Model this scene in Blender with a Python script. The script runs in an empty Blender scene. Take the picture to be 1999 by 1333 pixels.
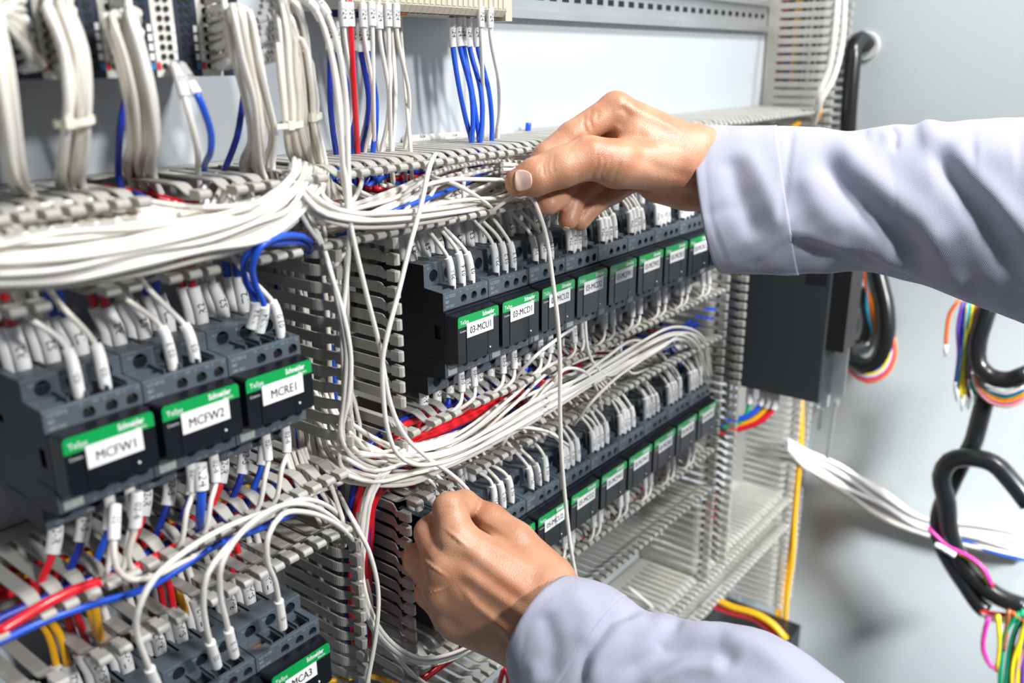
import bpy, math, random
import numpy as np
from mathutils import Vector, Matrix
random.seed(11)
S = 0.001
COL = bpy.context.scene.collection
PI = math.pi
# ------------------------------------------------------------ camera frame (all lengths in mm)
IW, IH = 1999.0, 1333.0
FPX = 1705.2
CAM = np.array([-393.0, -351.7, 153.1])
_a = np.array([2400 - 999.5, 112 - 666.5, FPX]); _b = np.array([1035 - 999.5, 6000 - 666.5, FPX])
_X = _a / np.linalg.norm(_a); _D = _b / np.linalg.norm(_b); _Y = np.cross(-_D, _X)
ROT = np.stack([_X, _Y, -_D], 1)          # camera(right,down,forward) = ROT @ world
def ray(px, py): return ROT.T @ np.array([px - 999.5, py - 666.5, FPX])
def PY(px, py, y): d = ray(px, py); return CAM + d * (y - CAM[1]) / d[1]
def PX(px, py, x): d = ray(px, py); return CAM + d * (x - CAM[0]) / d[0]
def PZ(px, py, z): d = ray(px, py); return CAM + d * (z - CAM[2]) / d[2]
def PD(px, py, dep): d = ray(px, py); return CAM + d * (dep / FPX)
def A(*v): return np.array(v, float)

# ------------------------------------------------------------ materials
MATS = {}
def mat(name, col, rough=0.45, metal=0.0, spec=0.5, bump=0.0, bscale=200.0, var=0.0, sss=0.0, sheen=0.0, coat=0.0, alpha=1.0, trans=0.0):
    if name in MATS: return MATS[name]
    m = bpy.data.materials.new(name); m.use_nodes = True
    nt = m.node_tree; b = nt.nodes['Principled BSDF']
    b.inputs['Base Color'].default_value = (*col, 1)
    b.inputs['Roughness'].default_value = rough
    b.inputs['Metallic'].default_value = metal
    b.inputs['Specular IOR Level'].default_value = spec
    if coat: b.inputs['Coat Weight'].default_value = coat; b.inputs['Coat Roughness'].default_value = 0.15
    if sss:
        b.inputs['Subsurface Weight'].default_value = sss
        b.inputs['Subsurface Radius'].default_value = (1.0, 0.35, 0.2)
        b.inputs['Subsurface Scale'].default_value = 0.003
    if sheen: b.inputs['Sheen Weight'].default_value = sheen
    if trans: b.inputs['Transmission Weight'].default_value = trans
    tc = nt.nodes.new('ShaderNodeTexCoord')
    if var:
        n = nt.nodes.new('ShaderNodeTexNoise'); n.inputs['Scale'].default_value = bscale * 0.25; n.inputs['Detail'].default_value = 4
        nt.links.new(tc.outputs['Object'], n.inputs['Vector'])
        r = nt.nodes.new('ShaderNodeMapRange')
        r.inputs['From Min'].default_value = .3; r.inputs['From Max'].default_value = .7
        r.inputs['To Min'].default_value = 1 - var; r.inputs['To Max'].default_value = 1 + var * .5
        nt.links.new(n.outputs['Fac'], r.inputs['Value'])
        mx = nt.nodes.new('ShaderNodeVectorMath'); mx.operation = 'SCALE'
        mx.inputs[0].default_value = col
        nt.links.new(r.outputs[0], mx.inputs['Scale'])
        nt.links.new(mx.outputs[0], b.inputs['Base Color'])
    if bump:
        n = nt.nodes.new('ShaderNodeTexNoise'); n.inputs['Scale'].default_value = bscale; n.inputs['Detail'].default_value = 5
        nt.links.new(tc.outputs['Object'], n.inputs['Vector'])
        bp = nt.nodes.new('ShaderNodeBump'); bp.inputs['Strength'].default_value = bump; bp.inputs['Distance'].default_value = 0.0006
        nt.links.new(n.outputs['Fac'], bp.inputs['Height']); nt.links.new(bp.outputs[0], b.inputs['Normal'])
    MATS[name] = m
    return m
WHITE = mat('white_wire_pvc', (.80, .775, .725), .38, var=.06, bscale=120)
IVORY = mat('ivory_wire_pvc', (.77, .725, .65), .4, var=.06, bscale=120)
BLUE = mat('blue_wire_pvc', (.012, .09, .62), .3, coat=.2)
NAVY = mat('navy_wire_pvc', (.01, .03, .33), .3, coat=.2)
RED = mat('red_wire_pvc', (.72, .012, .025), .28, coat=.3)
YEL = mat('yellow_wire_pvc', (.85, .42, .01), .35)
LEMON = mat('lemon_wire_pvc', (.85, .72, .02), .35)
GREEN_W = mat('green_wire_pvc', (.0, .28, .13), .35)
CYAN_W = mat('cyan_wire_pvc', (.03, .4, .7), .35)
ORANGE_W = mat('orange_wire_pvc', (.9, .16, .03), .35)
MAG_W = mat('magenta_wire_pvc', (.62, .03, .3), .35)
PURP_W = mat('purple_wire_pvc', (.16, .06, .42), .35)
PINK_W = mat('pink_wire_pvc', (.85, .4, .36), .35)
BROWN_W = mat('brown_wire_pvc', (.3, .1, .03), .35)
BLACKC = mat('black_cable_sheath', (.008, .009, .01), .3, coat=.25)
SLEEVE = mat('marker_tube_white', (.83, .83, .83), .42, var=.04, bscale=300)
INK = mat('black_print', (.012, .012, .014), .6)
SLATE = mat('slate_grey_plastic', (.078, .1, .12), .42, bump=.15, bscale=2500)
DARK = mat('dark_anthracite_plastic', (.008, .0105, .017), .5, spec=.3, bump=.1, bscale=2500)
COVER = mat('black_gloss_cover', (.006, .008, .012), .32, spec=.35, coat=.15)
CLEARD = mat('smoky_cover_edge', (.03, .034, .04), .18, coat=.6)
LIME = mat('green_band', (.0, .33, .075), .4)
PAPER = mat('label_paper', (.86, .86, .87), .5)
WPRINT = mat('white_print', (.8, .82, .82), .5)
GPRINT = mat('grey_print', (.36, .43, .46), .5)
PLATEG = mat('pale_rating_sticker', (.42, .46, .44), .5, var=.2, bscale=4000)
HOLE = mat('dark_recess', (.004, .004, .005), .7)
BRASS = mat('screw_metal', (.62, .56, .42), .25, metal=1.0)
COPPER = mat('copper_contact', (.75, .28, .1), .35, metal=.8)
DUCT = mat('grey_trunking_pvc', (.42, .41, .375), .45, var=.05, bscale=60)
STEEL = mat('galvanised_steel', (.55, .57, .58), .33, metal=.75, var=.1, bscale=60)
PANEL = mat('painted_panel', (.49, .53, .565), .45, bump=.08, bscale=900)
SIDEW = mat('painted_side_wall', (.55, .6, .62), .45, bump=.08, bscale=900, var=.03)
BEIGE = mat('beige_terminal_plastic', (.50, .47, .38), .45)
WAGOD = mat('navy_module_plastic', (.012, .022, .042), .5)
WAGOW = mat('white_module_plastic', (.62, .61, .56), .45)
MBLUE = mat('blue_marker_plastic', (.03, .16, .36), .4)
MRED = mat('red_marker_plastic', (.6, .02, .03), .4)
ORG = mat('orange_marker_plastic', (.9, .3, .01), .4)
TIE = mat('nylon_tie', (.74, .72, .6), .4)
DRIVE = mat('drive_grey_plastic', (.03, .037, .041), .5)

# ------------------------------------------------------------ mesh builder (input mm)
class MB:
    def __init__(s): s.v = []; s.f = []; s.m = []
    def add(s, vs, fs, mi=0):
        o = len(s.v); s.v.extend([tuple(p) for p in vs]); s.f.extend([tuple(i + o for i in f) for f in fs]); s.m.extend([mi] * len(fs)); return s
    def box(s, x0, x1, y0, y1, z0, z1, mi=0):
        v = [(x0, y0, z0), (x1, y0, z0), (x1, y1, z0), (x0, y1, z0), (x0, y0, z1), (x1, y0, z1), (x1, y1, z1), (x0, y1, z1)]
        return s.add(v, [(0, 3, 2, 1), (4, 5, 6, 7), (0, 1, 5, 4), (1, 2, 6, 5), (2, 3, 7, 6), (3, 0, 4, 7)], mi)
    def hexa(s, v, mi=0):
        return s.add(v, [(0, 3, 2, 1), (4, 5, 6, 7), (0, 1, 5, 4), (1, 2, 6, 5), (2, 3, 7, 6), (3, 0, 4, 7)], mi)
    def prism(s, poly, x0, x1, mi=0, axis=0):
        # poly: list of 2 coords in the other two axes
        n = len(poly)
        def mk(a, p):
            return (a, p[0], p[1]) if axis == 0 else ((p[0], a, p[1]) if axis == 1 else (p[0], p[1], a))
        v = [mk(x0, p) for p in poly] + [mk(x1, p) for p in poly]
        f = [tuple(range(n))[::-1], tuple(range(n, 2 * n))] + [(i, (i + 1) % n, (i + 1) % n + n, i + n) for i in range(n)]
        return s.add(v, f, mi)
    def cyl(s, p0, p1, r, n=16, mi=0, r1=None, caps=True):
        return s.tube([p0, p1], [r, r if r1 is None else r1], n, mi, caps)
    def tube(s, pts, r, n=8, mi=0, caps=True, up=None):
        P = [np.array(p, float) for p in pts]; k = len(P)
        R = r if isinstance(r, (list, tuple, np.ndarray)) else [r] * k
        T = []
        for i in range(k):
            t = P[min(i + 1, k - 1)] - P[max(i - 1, 0)]; L = np.linalg.norm(t); T.append(t / L if L > 1e-9 else A(0, 0, 1))
        u = np.cross(T[0], A(0, 1, 0.13)); 
        if np.linalg.norm(u) < .1: u = np.cross(T[0], A(1, 0, 0))
        u /= np.linalg.norm(u); vs = []
        cs = [(math.cos(2 * PI * j / n), math.sin(2 * PI * j / n)) for j in range(n)]
        for i in range(k):
            u = u - T[i] * (u @ T[i]); u /= np.linalg.norm(u); w = np.cross(T[i], u)
            for c, q in cs: vs.append(P[i] + (u * c + w * q) * R[i])
        fs = [(i * n + j, i * n + (j + 1) % n, (i + 1) * n + (j + 1) % n, (i + 1) * n + j) for i in range(k - 1) for j in range(n)]
        if caps: fs += [tuple(range(n))[::-1], tuple((k - 1) * n + j for j in range(n))]
        return s.add(vs, fs, mi)
    def quad(s, a, b, c, d, mi=0): return s.add([a, b, c, d], [(0, 1, 2, 3)], mi)
    def mesh(s, name, mats, smooth=False, angle=None):
        me = bpy.data.meshes.new(name)
        me.from_pydata([(p[0] * S, p[1] * S, p[2] * S) for p in s.v], [], s.f)
        for m in mats: me.materials.append(m)
        me.polygons.foreach_set('material_index', s.m)
        if smooth: me.polygons.foreach_set('use_smooth', [True] * len(s.f))
        me.update()
        if smooth and angle is not None: me.set_sharp_from_angle(angle=math.radians(angle))
        return me
    def build(s, name, mats, parent=None, smooth=False, angle=None, loc=None, **kw):
        if not isinstance(mats, (list, tuple)): mats = [mats]
        return link(name, s.mesh(name, mats, smooth, angle), parent, loc, **kw)
def link(name, me, parent=None, loc=None, label=None, cat=None, group=None, kind=None):
    o = bpy.data.objects.new(name, me); COL.objects.link(o)
    if parent is not None: o.parent = parent
    if loc is not None: o.location = (loc[0] * S, loc[1] * S, loc[2] * S)
    tag(o, label, cat, group, kind); return o
def tag(o, label=None, cat=None, group=None, kind=None):
    if label: o['label'] = label
    if cat: o['category'] = cat
    if group: o['group'] = group
    if kind: o['kind'] = kind
    return o
def empty(name, loc, label=None, cat=None, group=None, kind=None):
    return link(name, None, None, loc, label, cat, group, kind)
def copy_tree(o, parent=None):
    c = o.copy(); COL.objects.link(c)
    if parent is not None: c.parent = parent
    for ch in o.children: copy_tree(ch, c)
    return c
def bake(me, mods):
    o = bpy.data.objects.new('tmp', me); COL.objects.link(o)
    for typ, kw in mods:
        m = o.modifiers.new(typ, typ)
        for k, v in kw.items(): setattr(m, k, v)
    dg = bpy.context.evaluated_depsgraph_get()
    r = bpy.data.meshes.new_from_object(o.evaluated_get(dg))
    bpy.data.objects.remove(o); return r
# text as flat triangles in (u right, v up) mm, cached
TXT = {}
def text2d(s, size, bold=0.0, align='LEFT'):
    k = (s, size, bold, align)
    if k in TXT: return TXT[k]
    c = bpy.data.curves.new('t', 'FONT'); c.body = s; c.size = size; c.resolution_u = 2; c.align_x = align; c.offset = bold
    o = bpy.data.objects.new('t', c); COL.objects.link(o)
    dg = bpy.context.evaluated_depsgraph_get(); me = bpy.data.meshes.new_from_object(o.evaluated_get(dg))
    r = ([(v.co.x, v.co.y) for v in me.vertices], [tuple(p.vertices) for p in me.polygons])
    bpy.data.objects.remove(o); bpy.data.meshes.remove(me); bpy.data.curves.remove(c)
    TXT[k] = r; return r
def put_text(mb, s, size, org, uu, vv, mi, bold=0.0, align='LEFT', sx=1.0):
    vs, fs = text2d(s, size, bold, align)
    org = A(*org); uu = A(*uu); vv = A(*vv)
    mb.add([org + uu * p[0] * sx + vv * p[1] for p in vs], fs, mi)

# ------------------------------------------------------------ wires
def spline(pts, step=7.0):
    P = [np.array(p, float) for p in pts]
    if len(P) < 3: 
        return [P[0] + (P[-1] - P[0]) * t for t in np.linspace(0, 1, 4)]
    Q = [2 * P[0] - P[1]] + P + [2 * P[-1] - P[-2]]; out = []
    for i in range(1, len(Q) - 2):
        p0, p1, p2, p3 = Q[i - 1:i + 3]
        a = max(np.linalg.norm(p1 - p0), 1e-3) ** .5; b = max(np.linalg.norm(p2 - p1), 1e-3) ** .5; c = max(np.linalg.norm(p3 - p2), 1e-3) ** .5
        m1 = b * ((p1 - p0) / a - (p2 - p0) / (a + b) + (p2 - p1) / b)
        m2 = b * ((p2 - p1) / b - (p3 - p1) / (b + c) + (p3 - p2) / c)
        n = max(2, int(np.linalg.norm(p2 - p1) / step) + 1)
        for j in range(n):
            t = j / n
            out.append((2*t**3-3*t**2+1)*p1 + (t**3-2*t**2+t)*m1 + (-2*t**3+3*t**2)*p2 + (t**3-t**2)*m2)
    out.append(P[-1]); return out
def along(path, d0, d1):
    # sub-path between arc lengths
    L = [0]
    for i in range(1, len(path)): L.append(L[-1] + float(np.linalg.norm(path[i] - path[i - 1])))
    def at(d):
        d = min(max(d, 0), L[-1] - 1e-6)
        for i in range(1, len(L)):
            if L[i] >= d: t = (d - L[i - 1]) / max(L[i] - L[i - 1], 1e-9); return path[i - 1] * (1 - t) + path[i] * t
        return path[-1]
    n = max(3, int((d1 - d0) / 3) + 1)
    return [at(d) for d in np.linspace(d0, d1, n)], at
def sleeve_mesh(path, d0, d1, r, text=None, face=(-.2, -1, .1), flip=False, tsize=None):
    seg, at = along(path, d0, d1)
    mb = MB(); k = len(seg)
    rr = [r] * k
    # slightly flared open tube: outer surface with small end chamfers
    seg2 = [seg[0], seg[0] + (seg[1] - seg[0]) * .08] + seg[1:-1] + [seg[-1] - (seg[-1] - seg[-2]) * .08, seg[-1]]
    rr = [r * .86, r] + [r * (1 + .02 * math.sin(i)) for i in range(len(seg2) - 4)] + [r, r * .86]
    mb.tube(seg2, rr, 12, 0)
    if text:
        ts = tsize or r * 1.55
        vs, fs = text2d(text, ts, 0, 'LEFT')
        w = max(p[0] for p in vs); L = d1 - d0; off = (L - w) * .45
        out = []; F = A(*face)
        for (u, v) in vs:
            dd = d0 + off + u if not flip else d1 - off - u
            c = at(dd); t = at(dd + .6) - at(dd - .6); t /= np.linalg.norm(t)
            if flip: t = -t
            n = F - t * (F @ t); n /= np.linalg.norm(n); b = np.cross(n, t)
            ph = (v - ts * .36) / r
            out.append(c + (n * math.cos(ph) + b * math.sin(ph)) * (r * 1.015 + .06))
        mb.add(out, fs, 1)
    return mb
STUFF = MB()
def wire(pts, r=1.4, m=None, name='wire', label=None, cat='wire', group=None, sleeves=(), n=8, parent=None, step=7.0, stuff=False):
    path = spline(pts, step)
    if stuff:
        STUFF.tube(path, r, n, 1 if m is IVORY else 0)
        for s in sleeves:
            q = sleeve_mesh(path, s[0], s[1], s[2], s[3] if len(s) > 3 else None); o = len(STUFF.v)
            STUFF.v.extend(q.v); STUFF.f.extend([tuple(i + o for i in f) for f in q.f]); STUFF.m.extend([k + 2 for k in q.m])
        return None
    mb = MB(); mb.tube(path, r, n, 0)
    o = mb.build(name, m or WHITE, parent, smooth=True, label=label, cat=cat if label else None, group=group)
    for s in sleeves:
        sm = sleeve_mesh(path, s[0], s[1], s[2], s[3] if len(s) > 3 else None, flip=(len(s) > 4 and s[4]), tsize=(s[5] if len(s) > 5 else None))
        sm.build('marker_sleeve', [SLEEVE, INK], o, smooth=True, angle=50)
    return o
def family(guide, n, spread, dspread, m, name, label, group, r=1.4, wob=.25, mode='y', seed=0, cat='wire', nseg=8, step=8.0, taper=None, stuff=False):
    """n wires that follow one guide [(px,py,plane)]; spread in px across, dspread in mm deep"""
    rnd = random.Random(seed + 77); out = []
    for i in range(n):
        a = (i + .5) / n * 2 - 1 + rnd.uniform(-.35, .35) / max(n, 1)
        b = rnd.uniform(-1, 1); pts = []
        for j, g in enumerate(guide):
            px, py, pl = g[:3]; sp = g[3] if len(g) > 3 else 1.0
            q0 = guide[max(j - 1, 0)]; q1 = guide[min(j + 1, len(guide) - 1)]
            dx, dy = q1[0] - q0[0], q1[1] - q0[1]; L = math.hypot(dx, dy) or 1
            o1 = spread * sp * (a + rnd.uniform(-wob, wob)); dd = dspread * (b + rnd.uniform(-wob, wob))
            X = px - dy / L * o1; Yy = py + dx / L * o1
            pts.append(PY(X, Yy, pl + dd) if mode == 'y' else (PX(X, Yy, pl + dd) if mode == 'x' else PD(X, Yy, pl + dd)))
        mm = m[i % len(m)] if isinstance(m, (list, tuple)) else m
        out.append(wire(pts, r, mm, name, label, cat, group, n=nseg, step=step, stuff=stuff))
    return out
ORD = ['first', 'second', 'third', 'fourth', 'fifth', 'sixth', 'seventh', 'eighth', 'ninth', 'tenth']
# ------------------------------------------------------------ camera, light
cd = bpy.data.cameras.new('camera'); co = bpy.data.objects.new('camera', cd); COL.objects.link(co)
cd.sensor_width = 36; cd.lens = FPX / IW * 36; cd.clip_start = .01; cd.clip_end = 20
Rw = ROT.T  # world = Rw @ cam(right,down,fwd)
M = Matrix(((Rw[0][0], -Rw[0][1], -Rw[0][2], CAM[0] * S), (Rw[1][0], -Rw[1][1], -Rw[1][2], CAM[1] * S), (Rw[2][0], -Rw[2][1], -Rw[2][2], CAM[2] * S), (0, 0, 0, 1)))
co.matrix_world = M
cd.dof.use_dof = True; cd.dof.focus_distance = .575; cd.dof.aperture_fstop = 5.6
sc = bpy.context.scene; sc.camera = co
sc.view_settings.view_transform = 'Standard'; sc.view_settings.look = 'None'; sc.view_settings.gamma = 1; sc.view_settings.use_curve_mapping = False
sc.view_settings.exposure = 0.55
w = bpy.data.worlds.new('world'); sc.world = w; w.use_nodes = True
bg = w.node_tree.nodes['Background']; bg.inputs[0].default_value = (.86, .93, 1, 1); bg.inputs[1].default_value = .08
def area(name, loc, target, size, power, col=(1, 1, 1)):
    l = bpy.data.lights.new(name, 'AREA'); l.shape = 'DISK'; l.size = size; l.energy = power; l.color = col
    o = bpy.data.objects.new(name, l); COL.objects.link(o); o.location = [c * S for c in loc]
    o.rotation_euler = (Vector(target) - Vector(loc)).to_track_quat('-Z', 'Y').to_euler(); return o
area('ceiling_lamp', (280, -600, 920), (200, 20, -50), .22, 10.5, (1, .99, .97))
area('workshop_lamp', (-150, -2200, 1250), (300, 60, -100), .24, 35, (1, 1, 1))
l_ = area('side_wall_fill', (250, -1100, 300), (770, -200, -500), .2, 1.8, (.96, .99, 1)); l_.data.spread = math.radians(46)  # fill light added to brighten the lower side wall

# ------------------------------------------------------------ cabinet shell
MB().box(-520, 775, 100, 103, -950, 620).build('wall_back', PANEL, kind='structure')
MB().box(760, 764, -900, 99.5, -950, 620).build('wall_right', SIDEW, kind='structure')
def rail(x0, x1, z0, z1, label, ya=99.5, yb=91, slots=True):
    mb = MB(); h = z1 - z0
    mb.prism([(ya, z0 + 5), (yb + 1.2, z0 + 5), (yb + 1.2, z0), (yb, z0), (yb, z0 + 6.2), (ya - 1.2, z0 + 6.2), (ya - 1.2, z1 - 6.2), (yb, z1 - 6.2), (yb, z1), (yb + 1.2, z1), (yb + 1.2, z1 - 5), (ya, z1 - 5)], x0, x1)
    o = mb.build('mounting_rail', STEEL, label=label, cat='rail')
    if slots:
        sm = MB()
        for i in range(int((x1 - x0) / 18)):
            xx = x0 + 9 + i * 18; sm.box(xx - 5, xx + 5, ya - 1.35, ya - 1.1, (z0 + z1) / 2 - 2.6, (z0 + z1) / 2 + 2.6)
        sm.build('slot_row', HOLE, o)
    return o
rail(-40, 684, 186, 221, 'galvanised steel mounting rail above the trunking, with one row of slots')
rail(-40, 426, -25, 10, 'steel mounting rail behind the upper row of contactors', slots=False)
rail(-262, -92, -20, 15, 'steel mounting rail behind the left group of three contactors', slots=False)
rail(-40, 426, -205, -170, 'steel mounting rail behind the lower row of contactors', slots=False)
rail(-262, -92, -192, -157, 'steel mounting rail behind the bottom left contactors', slots=False)

# ------------------------------------------------------------ slotted trunking
def finger(L0=85, tip=14, w=6.9):
    """profile in (y, inward offset o) and half-width; returns hexahedra list for one finger pointing to -y; inward = +o"""
    h = w / 2; t = 1.3
    segs = [((L0 + .5, 0, h), (32, 0, h)), ((32, 0, h), (29, .6, h)), ((29, .6, h), (22, 4.6, h * .78)), ((22, 4.6, h * .78), (18.5, 4.6, h * .42))]
    return segs, t, (19.5, 10.5, 1.8, 6.2, h * .96)
def trunk(axis, a0, a1, lo, hi, name_label, skip_lo=(), skip_hi=(), pitch=10.0, wall_lo=True, wall_hi=True, jit=.13, seed=1, base=True):
    """axis 'x': runs along x, walls at z=lo and z=hi.  axis 'z': runs along z, walls at x=lo and x=hi."""
    rnd = random.Random(seed)
    root = empty('slotted_trunking', ((a0, 99.5, lo) if axis == 'x' else (lo, 99.5, a0)), name_label, 'trunking')
    def T(a, y, c):
        w_ = (a, y, c) if axis == 'x' else (c, y, a)
        return (w_[0] - root.location.x / S, w_[1] - 99.5, w_[2] - root.location.z / S)
    if base:
        mb = MB(); mb.hexa([T(a0, 97.6, lo), T(a1, 97.6, lo), T(a1, 99.4, lo), T(a0, 99.4, lo), T(a0, 97.6, hi), T(a1, 97.6, hi), T(a1, 99.4, hi), T(a0, 99.4, hi)])
        mb.build('base', DUCT, root)
    for c, sgn, on_, skip in ((lo, 1, wall_lo, skip_lo), (hi, -1, wall_hi, skip_hi)):
        if not on_: continue
        mb = MB()
        def hx(p):  # p: 8 (a,y,o)
            mb.hexa([T(q[0], q[1], c + sgn * q[2]) for q in p])
        hx([(a0, 84, 0), (a1, 84, 0), (a1, 99, 0), (a0, 99, 0), (a0, 84, 1.4), (a1, 84, 1.4), (a1, 99, 1.4), (a0, 99, 1.4)])
        k = int(round((a1 - a0) / pitch)); segs, t, lug = finger()
        for i in range(k):
            if i in skip: continue
            a = a0 + pitch * (i + .5); bend = rnd.uniform(-jit, jit); da = rnd.uniform(-jit, jit)
            def off(y): return bend * (85 - y) / 30.0
            for (s0, s1) in segs:
                (y0, o0, h0), (y1, o1, h1) = s0, s1
                a_0 = a + da * (85 - y0) / 70; a_1 = a + da * (85 - y1) / 70
                hx([(a_0 - h0, y0, o0 + off(y0)), (a_0 + h0, y0, o0 + off(y0)), (a_1 + h1, y1, o1 + off(y1)), (a_1 - h1, y1, o1 + off(y1)),
                    (a_0 - h0, y0, o0 + t + off(y0)), (a_0 + h0, y0, o0 + t + off(y0)), (a_1 + h1, y1, o1 + t + off(y1)), (a_1 - h1, y1, o1 + t + off(y1))])
            y1, y0, o0, o1, h = lug; ca = a + da; ob = off(18)
            # rounded lug
            prof = [(y1, o0), (y0 + 1.6, o0), (y0, o0 + 1.3), (y0, o1 - 1.3), (y0 + 1.6, o1), (y1, o1)]
            vs = []
            for (yy, oo) in prof:
                vs += [T(ca - h, yy, c + sgn * (oo + ob)), T(ca + h, yy, c + sgn * (oo + ob))]
            n = len(prof); fs = [(2 * j, 2 * j + 1, (2 * j + 3) % (2 * n), (2 * j + 2) % (2 * n)) for j in range(n)]
            fs += [tuple(2 * j for j in range(n)), tuple(2 * j + 1 for j in range(n))[::-1]]
            mb.add(vs, fs)
        o = mb.build('side_wall', DUCT, root)
        bv = o.modifiers.new('b', 'BEVEL'); bv.width = .0005; bv.segments = 2; bv.limit_method = 'ANGLE'; bv.angle_limit = math.radians(40)
    return root
mb = MB(); mb.box(-420, -62, -30, 99, 285, 335); mb.build('shade_block', DUCT, label='unseen grey block above the modules, added to shade them', cat='trunking')  # unseen block, added to keep ceiling light off the modules and left panel
H1Z = (55, 99.5); H2Z = (-125, -67)
trunk('x', -285, 685, 55, 99.5, 'long grey slotted trunking above the upper contactors, packed with white wires', skip_hi=(10, 11, 13, 17, 20), skip_lo=(5, 6, 9, 13, 14, 18), seed=3)
trunk('z', -262, 54, -86, -34.5, 'upright grey slotted trunking between the left and right contactor groups', skip_hi=(20, 14, 15, 16), skip_lo=(19, 16, 17, 15, 18), seed=4)
trunk('x', -34, 428, -125, -67, 'grey slotted trunking between the two right-hand rows of contactors, full of red wires', skip_lo=(2, 5, 11), skip_hi=(1, 5, 14), seed=5)
trunk('x', -285, -87, -117, -73, 'grey slotted trunking below the left group of three contactors, with red and blue wires', skip_lo=(3, 9), skip_hi=(1,), seed=6)
trunk('x', -34, 428, -301, -246, 'grey slotted trunking under the lower right row of contactors', seed=7)
trunk('z', -415, 54, 428, 484, 'upright grey slotted trunking at the right end of the contactor rows', seed=8)
trunk('x', 150, 688, -466, -417, 'empty grey slotted trunking at the bottom, crossing below the upright one', seed=9)
trunk('z', -600, 600, 688, 735, 'tall upright grey slotted trunking beside the right side wall', seed=10)
trunk('x', -120, 150, -262, -215, 'grey slotted trunking in shade behind the lower hand', seed=12, wall_lo=False, wall_hi=False, base=False) if False else None

# ------------------------------------------------------------ contactor prototype (local: x right, y into the panel, z up; origin = top left of the green band)
def rounded(x0, x1, z0, z1, r, n=4, bl=True):
    pts = []
    for (cx, cz, a0) in ((x1 - r, z1 - r, 0), (x0 + r, z1 - r, 90), (x0 + r, z0 + r, 180), (x1 - r, z0 + r, 270)):
        for i in range(n + 1):
            t = math.radians(a0 + 90 * i / n); pts.append((cx + r * math.cos(t), cz + r * math.sin(t)))
    return pts
BV = [('BEVEL', dict(width=.0005, segments=2, limit_method='ANGLE', angle_limit=math.radians(35)))]
def cutmesh(me, cutters):
    co_ = bpy.data.objects.new('cut', cutters.mesh('cut', [HOLE])); COL.objects.link(co_)
    r = bake(me, [BV[0], ('BOOLEAN', dict(operation='DIFFERENCE', object=co_, solver='EXACT'))])
    bpy.data.objects.remove(co_); return r
XL, XR = -1.3, 43.3
U, V = (1, 0, 0), (0, 0, 1)
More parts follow.
